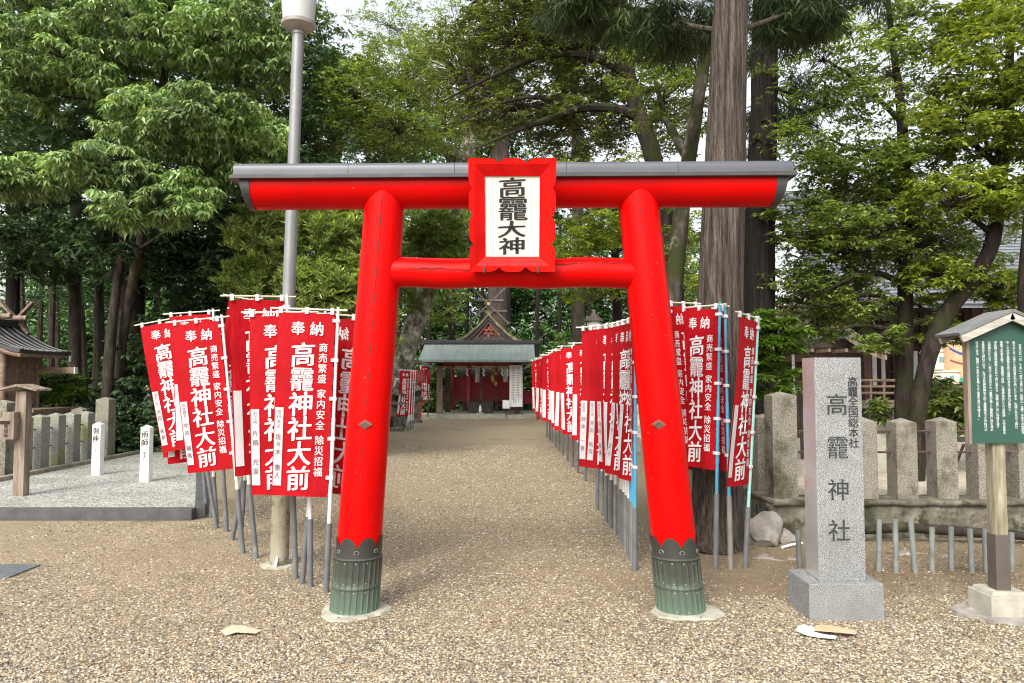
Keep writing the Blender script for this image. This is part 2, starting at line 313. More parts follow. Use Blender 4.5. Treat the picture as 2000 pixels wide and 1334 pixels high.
def tiles():
    m, nt, n, p = new_mat('blue_grey_roof_tiles')
    wv = n.new('ShaderNodeTexWave'); wv.wave_type = 'BANDS'; wv.bands_direction = 'Z'
    wv.inputs['Scale'].default_value = 2.4; wv.inputs['Distortion'].default_value = .15
    nt.links.new(coords(nt), wv.inputs['Vector'])
    c = ramp(nt, [(.2, .05, .055, .065), (.6, .17, .18, .205)], wv.outputs[0]).outputs[0]
    c = mixc(nt, 1.0, c, ramp(nt, [(.3, .7, .7, .7), (.7, 1.1, 1.1, 1.1)], noise(nt, coords(nt), 3, 5)).outputs[0], 'MULTIPLY')
    nt.links.new(c, p.inputs['Base Color']); p.inputs['Roughness'].default_value = .45
    bump(nt, p, wv.outputs[0], .7, .05)
    return m
M['tile'] = tiles()
def pebble_mat():
    m, nt, n, p = new_mat('loose_pebbles')
    g = n.new('ShaderNodeNewGeometry')
    r = ramp(nt, STONES, g.outputs['Random Per Island'])
    nt.links.new(r.outputs[0], p.inputs['Base Color']); p.inputs['Roughness'].default_value = .7
    return m
M['pebble'] = pebble_mat()

# ------------------------------------------------------------------ mesh helpers
def tag(o, label=None, cat=None, group=None, kind=None):
    if label: o['label'] = label
    if cat: o['category'] = cat
    if group: o['group'] = group
    if kind: o['kind'] = kind
    return o
def thing(name, label, cat, loc=(0, 0, 0), rz=0.0, group=None):
    o = bpy.data.objects.new(name, None); COL.objects.link(o); o.empty_display_size = .2
    o.location = loc; o.rotation_euler = (0, 0, rz)
    return tag(o, label, cat, group)
def link(name, me, parent=None, loc=(0, 0, 0)):
    o = bpy.data.objects.new(name, me); COL.objects.link(o); o.location = loc
    if parent is not None: o.parent = parent
    return o
def rootloc(o):
    while o.parent is not None: o = o.parent
    return Vector(o.location)
class MB:
    def __init__(s): s.v = []; s.f = []
    def add(s, vs, fs):
        k = len(s.v); s.v += [tuple(p) for p in vs]; s.f += [tuple(i + k for i in f) for f in fs]; return s
    def box(s, c, size, rot=None, taper=1.0):
        hx, hy, hz = size[0] / 2, size[1] / 2, size[2] / 2
        pts = []
        for z in (-1, 1):
            t = taper if z > 0 else 1
            pts += [Vector((-hx * t, -hy * t, z * hz)), Vector((hx * t, -hy * t, z * hz)), Vector((hx * t, hy * t, z * hz)), Vector((-hx * t, hy * t, z * hz))]
        if rot is not None:
            Rm = rot if isinstance(rot, Matrix) else Matrix.Rotation(rot, 3, 'Z')
            pts = [Rm @ p for p in pts]
        c = Vector(c)
        return s.add([p + c for p in pts], [(3, 2, 1, 0), (4, 5, 6, 7), (0, 1, 5, 4), (1, 2, 6, 5), (2, 3, 7, 6), (3, 0, 4, 7)])
    def beam(s, a, b, wx, wz, up=(0, 0, 1)):
        a, b = Vector(a), Vector(b); d = (b - a); L = d.length; d.normalize()
        x = d.cross(Vector(up)).normalized(); y = x.cross(d).normalized()
        pts = [p + x * sx * wx / 2 + y * sy * wz / 2 for p in (a, b) for sx, sy in ((-1, -1), (1, -1), (1, 1), (-1, 1))]
        return s.add(pts, [(0, 1, 2, 3), (7, 6, 5, 4), (4, 5, 1, 0), (5, 6, 2, 1), (6, 7, 3, 2), (7, 4, 0, 3)])
    def tube(s, pts, rad, n=10, cap=True, jit=0.0, rng=None):
        pts = [Vector(p) for p in pts]; m = len(pts)
        if not hasattr(rad, '__len__'): rad = [rad] * m
        vs = []; ref = None
        for i, p in enumerate(pts):
            d = (pts[min(i + 1, m - 1)] - pts[max(i - 1, 0)]).normalized()
            if ref is None: ref = Vector((0, 1, 0)) if abs(d.y) < .9 else Vector((1, 0, 0))
            x = (ref - d * ref.dot(d)).normalized(); y = d.cross(x); ref = x
            for k in range(n):
                a = 2 * math.pi * k / n; r = rad[i]
                if jit: r *= 1 + jit * (rng.random() - .5)
                vs.append(p + x * math.cos(a) * r + y * math.sin(a) * r)
        fs = [(i * n + k, i * n + (k + 1) % n, (i + 1) * n + (k + 1) % n, (i + 1) * n + k) for i in range(m - 1) for k in range(n)]
        if cap: fs += [tuple(range(n - 1, -1, -1)), tuple((m - 1) * n + k for k in range(n))]
        return s.add(vs, fs)
    def lathe(s, prof, c=(0, 0, 0), n=24, a0=0.0):
        c = Vector(c); vs = []; m = len(prof)
        for r, z in prof:
            for k in range(n):
                a = a0 + 2 * math.pi * k / n; vs.append(c + Vector((r * math.cos(a), r * math.sin(a), z)))
        fs = [(i * n + k, i * n + (k + 1) % n, (i + 1) * n + (k + 1) % n, (i + 1) * n + k) for i in range(m - 1) for k in range(n)]
        fs += [tuple(range(n - 1, -1, -1)), tuple((m - 1) * n + k for k in range(n))]
        return s.add(vs, fs)
    def prism(s, outline, d, axis='Y', o=(0, 0, 0)):
        """outline in the plane across AXIS, extruded from o by d along AXIS"""
        o = Vector(o); n = len(outline)
        def P(a, b, t): return o + (Vector((a, t, b)) if axis == 'Y' else Vector((t, a, b)) if axis == 'X' else Vector((a, b, t)))
        vs = [P(a, b, 0) for a, b in outline] + [P(a, b, d) for a, b in outline]
        fs = [tuple(range(n - 1, -1, -1)), tuple(range(n, 2 * n))] + [(i, (i + 1) % n, n + (i + 1) % n, n + i) for i in range(n)]
        return s.add(vs, fs)
    def grid(s, fn, nu, nv):
        vs = [fn(i / nu, j / nv) for j in range(nv + 1) for i in range(nu + 1)]
        return s.add(vs, [(j * (nu + 1) + i, j * (nu + 1) + i + 1, (j + 1) * (nu + 1) + i + 1, (j + 1) * (nu + 1) + i) for j in range(nv) for i in range(nu)])
    def mesh(s, name, mat, smooth=False, bevel=0.0, off=None):
        me = bpy.data.meshes.new(name)
        vs = s.v if off is None else [(p[0] - off[0], p[1] - off[1], p[2] - off[2]) for p in s.v]
        me.from_pydata(vs, [], s.f)
        bm = bmesh.new(); bm.from_mesh(me)
        bmesh.ops.recalc_face_normals(bm, faces=bm.faces)
        if bevel:
            es = [e for e in bm.edges if len(e.link_faces) == 2 and e.calc_face_angle(0) > .5]
            bmesh.ops.bevel(bm, geom=es, offset=bevel, segments=2, affect='EDGES', profile=.6)
        bm.to_mesh(me); bm.free()
        me.materials.append(mat)
        if smooth: 
            me.polygons.foreach_set('use_smooth', [True] * len(me.polygons))
            try: me.set_sharp_from_angle(angle=R(40))
            except Exception: pass
        return me
    def build(s, name, mat, parent=None, smooth=False, bevel=0.0, w=True):
        """w: the coordinates are the world's (made local to the thing's base); else already local"""
        off = rootloc(parent) if (parent is not None and w) else None
        return link(name, s.mesh(name, mat, smooth, bevel, off), parent)
def raw_mesh(name, V, faces4, mat, smooth=False):
    """numpy: V (n,3), faces (m,k) all with k corners"""
    me = bpy.data.meshes.new(name); V = np.asarray(V, np.float32); Fc = np.asarray(faces4, np.int32)
    m, k = Fc.shape
    me.vertices.add(len(V)); me.vertices.foreach_set('co', V.ravel())
    me.loops.add(m * k); me.loops.foreach_set('vertex_index', Fc.ravel())
    me.polygons.add(m); me.polygons.foreach_set('loop_start', np.arange(m, dtype=np.int32) * k)
    if smooth: me.polygons.foreach_set('use_smooth', np.ones(m, bool))
    me.update(calc_edges=True); me.materials.append(mat)
    return me
def ngon(n, r, a0=0.0): return [(r * math.cos(a0 + 2 * math.pi * k / n), r * math.sin(a0 + 2 * math.pi * k / n)) for k in range(n)]

# ------------------------------------------------------------------ writing (Blender's built-in font, thickened to a brush weight)
_G = {}
def glyph(ch):
    if ch in _G: return _G[ch]
    c = bpy.data.curves.new('glyph', 'FONT'); c.body = ch; c.size = 1.0; c.resolution_u = 3
    o = bpy.data.objects.new('glyph', c); COL.objects.link(o)
    dg = bpy.context.evaluated_depsgraph_get(); dg.update()
    me = o.evaluated_get(dg).to_mesh(); me.calc_loop_triangles()
    V = np.array([v.co[:2] for v in me.vertices], np.float64).reshape(-1, 2)
    T = np.array([t.vertices[:] for t in me.loop_triangles], np.int32).reshape(-1, 3)
    o.evaluated_get(dg).to_mesh_clear(); bpy.data.objects.remove(o)
    if len(V):
        V = V - np.array([.5, .38])
    _G[ch] = (V, T); return _G[ch]
THIN = '龗繁盛磐靈'
def letters(items):
    """items: (char, x, y, width, height, brush weight) -> flat vertices (n,2), triangles, depth (n,); heavy strokes are
    several copies shifted sideways more than up, lying a fraction of a millimetre one behind the other"""
    Vs, Ts, Ds, k = [], [], [], 0
    for ch, x, y, wd, ht, b in items:
        if ch.isspace(): continue
        if ch in THIN: b = b * .45
        V, T = glyph(ch)
        if not len(V): continue
        sh = [(0, 0)] if b < .003 else [(-1.5, -.55), (-.5, .25), (.5, -.25), (1.5, .55)]
        for j, (sx, sy) in enumerate(sh):
            Q = V + np.array([sx * b, sy * b])
            if b >= .012: Q = np.stack([Q[:, 0], Q[:, 1] + .075 * Q[:, 0] - .05 * Q[:, 0] ** 2], 1)
            Vs.append(Q * np.array([wd, ht]) + np.array([x, y])); Ts.append(T + k); Ds.append(np.full(len(V), j * .00035)); k += len(V)
    return np.vstack(Vs), np.vstack(Ts), np.concatenate(Ds)
def column(text, x, y0, size, pitch, bold=.0, wide=1.0, rot=False):
    return [(ch, x, y0 - i * pitch, size * wide, size, bold) for i, ch in enumerate(text)]
def writing(name, items, mat, parent, frame):
    """frame(V2)->V3 places the flat letters on their thing (local coordinates)"""
    V, T, D = letters(items); P = np.array(frame(V), float); P[:, 1] -= D
    return link(name, raw_mesh(name, P, T, mat), parent)
from mathutils import noise as mnoise
def struct(name, me): return tag(link(name, me), kind='structure')
def poly_sheet(name, pts, z, m, z0=None):
    b = MB(); n = len(pts)
    if z0 is None: b.add([(x, y, z) for x, y in pts], [tuple(range(n))])
    else: b.prism(pts, z - z0, 'Z', (0, 0, z0))
    return struct(name, b.mesh(name, m))
def rough(b, amp, freq, seed=0, keep_z=None):
    for i, p in enumerate(b.v):
        if keep_z is not None and p[2] <= keep_z: continue
        q = Vector(p) * freq + Vector((seed * 3.7, seed * 1.3, seed))
        d = mnoise.noise_vector(q) * amp + mnoise.noise_vector(q * 3) * amp * .4
        b.v[i] = (p[0] + d.x, p[1] + d.y, p[2] + d.z)
    return b
def fine_box(b, c, size, n):
    """a box whose faces are split into n[0] x n[1] x n[2] cells"""
    c = Vector(c); hx, hy, hz = (k / 2 for k in size)
    def P(x, y, z): return (c.x + hx * (2 * x - 1), c.y + hy * (2 * y - 1), c.z + hz * (2 * z - 1))
    b.grid(lambda s, t: P(s, 0, t), n[0], n[2]); b.grid(lambda s, t: P(1 - s, 1, t), n[0], n[2])
    b.grid(lambda s, t: P(0, 1 - s, t), n[1], n[2]); b.grid(lambda s, t: P(1, s, t), n[1], n[2])
    b.grid(lambda s, t: P(s, t, 1), n[0], n[1]); b.grid(lambda s, t: P(s, 1 - t, 0), n[0], n[1])
    return b
def weld(me, d=1e-4):
    bm = bmesh.new(); bm.from_mesh(me); bmesh.ops.remove_doubles(bm, verts=bm.verts, dist=d)
    bmesh.ops.recalc_face_normals(bm, faces=bm.faces); bm.to_mesh(me); bm.free(); return me

# ------------------------------------------------------------------ ground
poly_sheet('ground', [(-250, -60), (250, -60), (250, 300), (-250, 300)], 0.0, M['gravel'])
poly_sheet('gravel_bed', [(-14, 9.10), (-3.86, 9.10), (-7.15, 16.9), (-7.9, 16.9), (-7.9, 11.0), (-14, 11.0)], .115, M['white_gravel'], -.05)
poly_sheet('terrace', [(2.95, 8.2), (60, 8.2), (60, 60), (2.95, 60)], .345, M['court'], -.05)
poly_sheet('forest_floor', [(-60, 11.0), (-8.02, 11.0), (-8.02, 17), (-4.5, 24), (-6.5, 33), (-9, 60), (-60, 60)], .07, M['soil'], -.05)
poly_sheet('woodland_floor', [(-9, 37.4), (30, 37.4), (60, 90), (-60, 90)], .02, M['soil'], -.05)
kb = MB().box((-8.9, 9.04, .07), (10.1, .12, .14)); struct('kerb_front', kb.mesh('kerb_front', M['kerb'], bevel=.008))
kb = MB().beam((-3.80, 9.12, .07), (-7.2, 17.1, .07), .11, .13); struct('kerb_side', kb.mesh('kerb_side', M['kerb'], bevel=.008))
kb = MB().beam((-7.96, 10.2, .075), (-7.96, 17.3, .075), .12, .21); struct('kerb_back', kb.mesh('kerb_back', M['kerb_brown'], bevel=.01))

rng = np.random.default_rng(11)
def pebbles(name, n, xr, yr, smin, smax, m, mask=None):
    base = np.array([(1, 0, 0), (-1, 0, 0), (0, 1, 0), (0, -1, 0), (0, 0, 1), (0, 0, -1), (.62, .62, .3), (-.62, .62, .3), (-.62, -.62, .3), (.62, -.62, .3)])
    F3 = np.array([(0, 6, 4), (6, 2, 4), (2, 7, 4), (7, 1, 4), (1, 8, 4), (8, 3, 4), (3, 9, 4), (9, 0, 4), (0, 5, 6), (6, 5, 2), (2, 5, 7), (7, 5, 1), (1, 5, 8), (8, 5, 3), (3, 5, 9), (9, 5, 0)])
    y = yr[0] + (yr[1] - yr[0]) * rng.uniform(0, 1, n) ** 2.1; x = rng.uniform(-1, 1, n) * np.minimum(y * .72 + .1, 5.5) if xr is None else rng.uniform(xr[0], xr[1], n)
    if mask is not None:
        k = mask(x, y); x, y = x[k], y[k]; n = len(x)
    s = rng.uniform(smin, smax, n) * rng.choice([.8, 1, 1.3], n) * np.where(rng.random(n) < .5, 1, 1 + .055 * np.clip(y - 5, 0, 8)); a = rng.uniform(0, 6.28, n)
    V = base[None] * (1 + rng.uniform(-.22, .22, (n, 10, 3)))
    sc = np.stack([s, s * rng.uniform(.6, 1, n), s * rng.uniform(.4, .7, n)], 1); V = V * sc[:, None]
    ca, sa = np.cos(a)[:, None], np.sin(a)[:, None]
    X = V[..., 0] * ca - V[..., 1] * sa + x[:, None]; Y = V[..., 0] * sa + V[..., 1] * ca + y[:, None]
    Z = V[..., 2] + (s * .12)[:, None]
    Vt = np.stack([X, Y, Z], -1).reshape(-1, 3); Ft = (F3[None] + (np.arange(n) * 10)[:, None, None]).reshape(-1, 3)
    return tag(link(name, raw_mesh(name, Vt, Ft, m, True)), 'loose tan grey and cream pebbles over the court in front of the gate', 'gravel', kind='stuff')
def pmask(x, y):
    hole = (np.abs(x + 1.16) ** 2 + (y - 5.54) ** 2 > .075) & (np.abs(x - 1.25) ** 2 + (y - 5.54) ** 2 > .09)
    earth = (x > 1.5) & (y > 5.9) & (rng.random(len(x)) < .75)
    pn = np.array([mnoise.fractal(Vector((a * .55, b * .38, 3.3)), 1.0, 2.0, 4) for a, b in zip(x, y)])
    path = np.clip((y - 4.8) / 1.8, 0, 1)
    thin = (rng.random(len(x)) < np.clip(1.0 - path * (.18 + 1.1 * np.clip(pn, 0, .7)), .12, 1)) & ~((y > 9.5) & ((x < -4.2) | (x > 1.6)))
    bed = (y > 8.9) & (x < -3.6)
    return hole & ~earth & thin & ~bed
pebbles('loose_gravel', 190000, None, (3.8, 19), .005, .0102, M['pebble'], pmask)

# ------------------------------------------------------------------ torii gate
TY = 5.54
torii = thing('torii_gate', 'big vermilion wooden gate with two leaning posts and a grey metal roofed top beam', 'torii gate', (0, TY, 0))
TILT = .0058
def tilt(b):
    b.v = [(x, y, z + x * TILT) for x, y, z in b.v]; return b
ZB, RB = 3.150, .16
posts = {'l': ((-1.163, 0.0), (-.958, 3.10)), 'r': ((1.245, 0.0), (.950, 3.10))}
def paxis(k, z):
    (x0, z0), (x1, z1) = posts[k]; return x0 + (x1 - x0) * (z - z0) / (z1 - z0)
for k in 'lr':
    n = 40; zs = [.12 + (3.10 - .12) * i / 26 for i in range(27)]
    b = MB(); b.tube([(paxis(k, z), TY, z) for z in zs], [.1645 - .0045 * z for z in zs], 40)
    p = b.build('post', M['red'], torii, True)
    # the dark check running down the post, a few millimetres proud
    c = MB(); x0 = .006 if k == 'l' else -.02; zs2 = [3.03 - i * (.095 if k == 'l' else .10) for i in range(24 if k == 'l' else 9)]
    vs = []
    for i, z in enumerate(zs2):
        wd = (.0028 if k == 'l' else .0016) * (1 - (i / len(zs2)) ** 2) + .0004
        r = .1645 - .0045 * z + .0012
        xx = x0 * (1 - .1 * i / len(zs2))
        for dx in (-wd, wd):
            vs.append((paxis(k, z) + xx + dx, TY - math.sqrt(r * r - (xx + dx) ** 2), z))
    c.add(vs, [(2 * i, 2 * i + 1, 2 * i + 3, 2 * i + 2) for i in range(len(zs2) - 1)])
    c.build('crack', M['crack'], p)
    # the diamond plug let into the post
    zc = 1.37; xc = paxis(k, zc) + (.01 if k == 'l' else -.05); yc = TY - math.sqrt((.1645 - .0045 * zc) ** 2 - (xc - paxis(k, zc)) ** 2)
    d = MB(); d.prism([(xc - .052, zc), (xc, zc - .034), (xc + .052, zc), (xc, zc + .034)], .02, 'Y', (0, yc - .008, 0)); d.build('plug', M['plug'], p, bevel=.003)
    d = MB(); d.prism([(xc - .03, zc), (xc, zc - .02), (xc + .03, zc), (xc, zc + .02)], .01, 'Y', (0, yc - .0125, 0)); d.build('plug_core', M['wood_dark'], p)
    # bronze sleeve: two rows of flutes below, a scalloped plain band above
    na = 26 * 8
    def sl(s, t, k=k):
        a = 2 * math.pi * s; ph = (s * 26) % 1.0
        top = .475 + .078 * abs(math.cos(3.5 * a + .4)) ** .62
        rows = [0, .012, .03, .09, .165, .182, .19, .2, .212, .23, .30, .372, .388, .398, .408, .44, .47]
        i = int(round(t * 18)); 
        z = rows[i] if i < 17 else (top - .012 if i == 17 else top)
        if i >= 14: z = min(z, top - .03) if i < 17 else z
        rib = math.exp(-((ph - .5) / .10) ** 2) * .0075
        r = .1735
        if i in (0,): r, rib = .180, 0
        elif i in (6, 7): rib = .0075
        elif i >= 13: rib = .0075 if i == 13 else 0; r = .1745 if i == 13 else .171
        if i >= 17: r += .002
        r += rib - z * .006
        return (paxis(k, z) + r * math.cos(a), TY + r * math.sin(a), z + .0)
    b = MB().grid(sl, na, 18)
    me = weld(b.mesh('bronze_sleeve', M['bronze'], True, off=torii.location)); s = link('bronze_sleeve', me, torii)
    rv = MB()
    for j in range(26):
        if j % 2: continue
        a = 2 * math.pi * (j + 0.0) / 26
        for z in (.032, .165, .228, .372):
            c0 = Vector((paxis(k, z) + (.1745 - z * .006) * math.cos(a), TY + (.1745 - z * .006) * math.sin(a), z))
            o = Vector((math.cos(a), math.sin(a), 0))
            t1 = Vector((-o.y, o.x, 0)); up = Vector((0, 0, 1))
            ring = [c0 + (t1 * math.cos(q) + up * math.sin(q)) * .0075 for q in [i * math.pi / 3 for i in range(6)]]
            rv.add(ring + [c0 + o * .006], [(i, (i + 1) % 6, 6) for i in range(6)])
    rv.build('rivets', M['bronze'], s, True)
    sc = MB()
    for j in range(7):
        a0 = (math.pi * (j + .5) - .4) / 3.5
        for q in (-1, 1):
            pts = []
            for i in range(13):
                tt = i / 12 * 4.6; rr = .020 * (1 - i / 17)
                da = q * (.11 + (rr * math.cos(tt) - .02) / .172 * 1.2); z = .447 + rr * math.sin(tt) * 1.1
                a = a0 + da; r = .1725
                pts.append((paxis(k, z) + r * math.cos(a), TY + r * math.sin(a), z))
            sc.tube(pts, .003, 5)
    sc.build('scrollwork', M['bronze'], s, True)
    # worn concrete footing
    f = MB(); nn = 40
    out = [(.255 + .025 * math.sin(3 * i / nn * 6.28 + (1 if k == 'l' else 3)) + .01 * math.sin(i * 1.9)) for i in range(nn)]
    x0 = paxis(k, 0) + (-.0 if k == 'l' else .03)
    ringA = [(x0 + out[i] * math.cos(6.2832 * i / nn), TY - .015 + out[i] * math.sin(6.2832 * i / nn), -.02) for i in range(nn)]
    ringB = [(x0 + (out[i] - .012) * math.cos(6.2832 * i / nn), TY - .015 + (out[i] - .012) * math.sin(6.2832 * i / nn), .014) for i in range(nn)]
    f.add(ringA + ringB, [(i, (i + 1) % nn, nn + (i + 1) % nn, nn + i) for i in range(nn)] + [tuple(range(nn, 2 * nn))])
    f.build('footing', M['concrete'], torii)
# tie beam with its long check
b = MB(); tie_z = 2.497
b.tube([(-.985 + 1.975 * i / 20, TY, tie_z + .006 * math.sin(i * .9)) for i in range(21)], [.1135 + .0015 * math.sin(i * 1.7) for i in range(21)], 32)
tie = b.build('tie_beam', M['red_beam'], torii, True)
vs = []
for i in range(41):
    x = -.80 + 1.62 * i / 40
    zz = tie_z + .012 + .055 * (i / 40) - .045 * math.exp(-((x + .1) / .28) ** 2) + .004 * math.sin(i * 2.1); wd = .0018 + .0014 * math.sin(i * .35) ** 2
    for dz in (-wd, wd):
        q = zz + dz - tie_z; vs.append((x, TY - math.sqrt(.1158 ** 2 - q * q) - .0015, zz + dz))
MB().add(vs, [(2 * i, 2 * i + 1, 2 * i + 3, 2 * i + 2) for i in range(40)]).build('crack', M['crack'], tie)
# top beam, its sheet-metal end caps and roof
b = MB(); b.tube([(-1.95 + 3.915 * i / 30, TY, ZB) for i in range(31)], RB, 48); top = tilt(b).build('top_beam', M['red_beam'], torii, True)
for sgn, x0, x1 in ((-1, -1.935, -2.045), (1, 1.95, 2.07)):
    b = MB(); nn = 48; vs = []
    for st in range(3):
        for i in range(nn):
            a = 2 * math.pi * i / nn; r = RB + (.006 if st < 2 else -.012)
            y, z = r * math.cos(a), r * math.sin(a)
            end = x1 - sgn * .062 * (1 - (z / RB + 1) / 2)
            x = x0 if st == 0 else (end - sgn * .008 if st == 1 else end)
            vs.append((x, TY + y, ZB + z))
    b.add(vs, [(s_ * nn + i, s_ * nn + (i + 1) % nn, (s_ + 1) * nn + (i + 1) % nn, (s_ + 1) * nn + i) for s_ in range(2) for i in range(nn)] + [tuple(2 * nn + i for i in range(nn)), tuple(range(nn))])
    tilt(b).build('end_cap', M['roof_dark'], top, True)
prof = [(-.205, ZB + .026), (.205, ZB + .026), (.205, ZB + .052), (-.205, ZB + .052)]
b = MB().prism([(TY + y, z) for y, z in prof], 4.155, 'X', (-2.068, 0, 0)); tilt(b).build('eave_strip', M['roof_dark'], torii, bevel=.003)
arc = [(-.188, ZB + .058)] + [(-.188 + .0 * i, ZB + .058 + .025 * i) for i in (1, 2)] + [(-.182, ZB + .128), (-.165, ZB + .142), (-.13, ZB + .154), (0, ZB + .176)]
prof = arc + [(-y, z) for y, z in reversed(arc[:-1])]
b = MB()
xs = [-2.045, -1.2, -.42, .40, 1.22, 2.068]
for xa, xb in zip(xs, xs[1:]): b.prism([(TY + y, z) for y, z in prof], xb - xa - .003, 'X', (xa, 0, 0))
tilt(b).build('metal_roof', M['roof_grey'], torii, True)

# ------------------------------------------------------------------ name plaque
PB, PT = Vector((.002, 5.385, 2.492)), Vector((.002, 5.165, 3.262))
UZ = (PT - PB).normalized(); UN = Vector((0, -UZ.z, UZ.y)); PH = (PT - PB).length; PW = .618
plaque = thing('name_plaque', 'scalloped red frame round a white panel with black brush characters, hung under the gate roof', 'plaque', PB)
def pl(x, s, d): return Vector((x, 0, 0)) + UZ * s + UN * d
out = []
def lobes(cuts, depth, n=9):
    """offsets (t, inward) along an edge with cusps at CUTS"""
    e = [0] + cuts + [1]; r = []
    for a, c in zip(e, e[1:]):
        for i in range(n):
            q = i / n; e0 = .0 if a == 0 else 1.0; e1 = .0 if c == 1 else 1.0
            q0, q1 = q, 1 - q
            dep = e0 * max(0, 1 - q0 * 3.2) ** 2.2 + e1 * max(0, 1 - q1 * 3.2) ** 2.2
            r.append((a + (c - a) * q, depth * dep))
    return r
hw = PW / 2
for t, d in lobes([.345, .655], .034): out.append((-hw + PW * t, 0 + d))
for t, d in lobes([.25, .49, .75], .026): out.append((hw - d, PH * t))
for t, d in lobes([.345, .655], .032): out.append((hw - PW * t, PH - d))
for t, d in lobes([.25, .49, .75], .026): out.append((-hw + d, PH * (1 - t)))
i0, i1, s0, s1 = -.195, .195, .105, .676
inn = []
for x, s in out:
    fx, fs = x / hw, (s - PH / 2) / (PH / 2)
    if abs(fx) * 1.0 > abs(fs) * (1.0): 
        e = (1 if fx > 0 else -1); inn.append((i1 * e, (s0 + s1) / 2 + (s1 - s0) / 2 * max(-1, min(1, fs / abs(fx) if abs(fs) > .93 * abs(fx) else fs))))
    else:
        e = (1 if fs > 0 else -1); inn.append((i1 * max(-1, min(1, fx)), s1 if e > 0 else s0))
mid = []
for (x, s_), (ix, is_) in zip(out, inn):
    a = .045 / hw; mx_, ms_ = ix + (hw - .040) / .195 * ix - ix, (s0 + s1) / 2 + (is_ - (s0 + s1) / 2) * (PH / 2 - .042) / ((s1 - s0) / 2)
    mid.append((mx_, ms_ + (PH / 2 - (s0 + s1) / 2) * 1.0))
n = len(out); vs = [pl(x, s, .060) for x, s in out] + [pl(x, s, .0585) for x, s in mid] + [pl(x, s, .030) for x, s in inn] + [pl(x, s, .018) for x, s in inn]
fs = [(k * n + i, k * n + (i + 1) % n, (k + 1) * n + (i + 1) % n, (k + 1) * n + i) for k in range(3) for i in range(n)]
fr = MB().add(vs, fs).build('frame', M['red_old'], plaque, w=False)
vs = [pl(x * .985, PH / 2 + (s - PH / 2) * .985, -.006) for x, s in out] + [pl(x, s, .055) for x, s in out] + [pl(x, s, .0615) for x, s in out]
fs = [(k * n + i, k * n + (i + 1) % n, (k + 1) * n + (i + 1) % n, (k + 1) * n + i) for k in (0, 1) for i in range(n)] + [tuple(range(n))]
MB().add(vs, fs).build('frame_edge', M['red_edge'], fr, w=False)
MB().add([pl(i0 - .004, s0 - .004, .02), pl(i1 + .004, s0 - .004, .02), pl(i1 + .004, s1 + .004, .02), pl(i0 - .004, s1 + .004, .02)], [(0, 1, 2, 3)]).build('panel', M['panel_white'], plaque, w=False)
def plf(V): return np.array([tuple(pl(x, s, .0225)) for x, s in V])
writing('lettering', [('高', .0, .600, .205, .142, .015), ('龗', .005, .452, .225, .185, .02), ('大', -.005, .304, .215, .125, .015), ('神', .0, .184, .20, .13, .015)], M['ink'], plaque, plf)
for x in (-.205, .185):
    b = MB()
    b.v = []; c = pl(x, .002, .045)
    b.box(c, (.016, .05, .026)); b.box(c + Vector((0, -.026, .010)), (.016, .008, .046)); b.build('hook', M['iron'], plaque, bevel=.002, w=False)

# ------------------------------------------------------------------ street lamp
lb, lt = G(545, 1104), at(583, 58, 6.72)
lamp = thing('street_lamp', 'tall grey steel lamp post with a white drum lamp, leaning behind the gate', 'street lamp', lb)
ax = lambda z: lb + (lt - lb) * (z / lt.z)
b = MB(); zs = [-.05, .3, .7, 1.05, 1.08]; b.tube([ax(z) for z in zs], [.084, .083, .081, .079, .06], 24); base = b.build('pole_base', M['lamp_base'], lamp, True)
b = MB(); b.tube([ax(z) for z in (1.06, 1.6, 2.0, 2.6, 3.6, lt.z)], [.060, .059, .058, .057, .054, .052], 24); b.build('pole', M['galv'], lamp, True)
b = MB(); b.tube([ax(z) for z in (1.86, 1.9)], .0635, 24); b.tube([ax(z) for z in (lt.z - .05, lt.z - .02)], .058, 24); b.build('band', M['galv'], lamp, True)
b = MB(); b.lathe([(.05, -.02), (.11, 0), (.152, .03), (.158, .06), (.15, .065)], lt, 32); b.build('lamp_collar', M['lamp_metal'], lamp, True)
b = MB(); b.lathe([(.138, .062), (.142, .08), (.165, .36), (.168, .40)], lt, 32); b.build('lamp_drum', M['lamp_glass'], lamp, True)
b = MB(); b.lathe([(.185, .40), (.19, .42), (.12, .47), (.03, .50)], lt, 32); b.build('lamp_cap', M['lamp_metal'], lamp, True)
MB().tube([lb + Vector((0, -.09, .0)), lb + Vector((.01, -.085, .09)), lb + Vector((-.004, -.11, .0))], .012, 8).build('conduit', M['pole_white'], lamp, True)
f = MB(); f.lathe([(.17, -.03), (.165, .012), (.09, .02)], lb, 22); rough(f, .02, 6).build('footing', M['concrete'], lamp)

# ------------------------------------------------------------------ votive banners
BW, BT, BB = .455, 2.235, .755            # width, top and bottom height of the cloth on a 2.28 m pole
def ripple(var):
    ph = (0, 2.1, 4.0, 5.3, 1.2, 3.3)[var]; am = (.014, .022, .018, .010, .020, .016)[var]
    def f(x, z):
        x = np.asarray(x, float); z = np.asarray(z, float)
        d = np.clip(-x / BW, 0, 1.1); h = np.clip((BT - z) / (BT - BB), 0, 1)
        return (am * np.sin(11 * x + 1.6 * z + ph) * (.3 + h) + .05 * h * h * np.sin(ph + 1) * d + .012 * d * np.sin(3.1 * z + ph)) * np.clip(d * 4, 0, 1)
    return f
NAMES = [('羽曳野市', '中井', '瑞希'), ('右江市', '片桐', '光泉'), ('世田谷区', '佐々木', '憲人'), ('大阪市', '岡本', '一男'), ('加古川市', '河田', '祐吾'), ('加古川市', '河田', '和美'), ('大阪市', '木下', '正子')]
_BM = {}
def bmesh_cached(key, fn):
    if key not in _BM: _BM[key] = fn()
    return _BM[key]
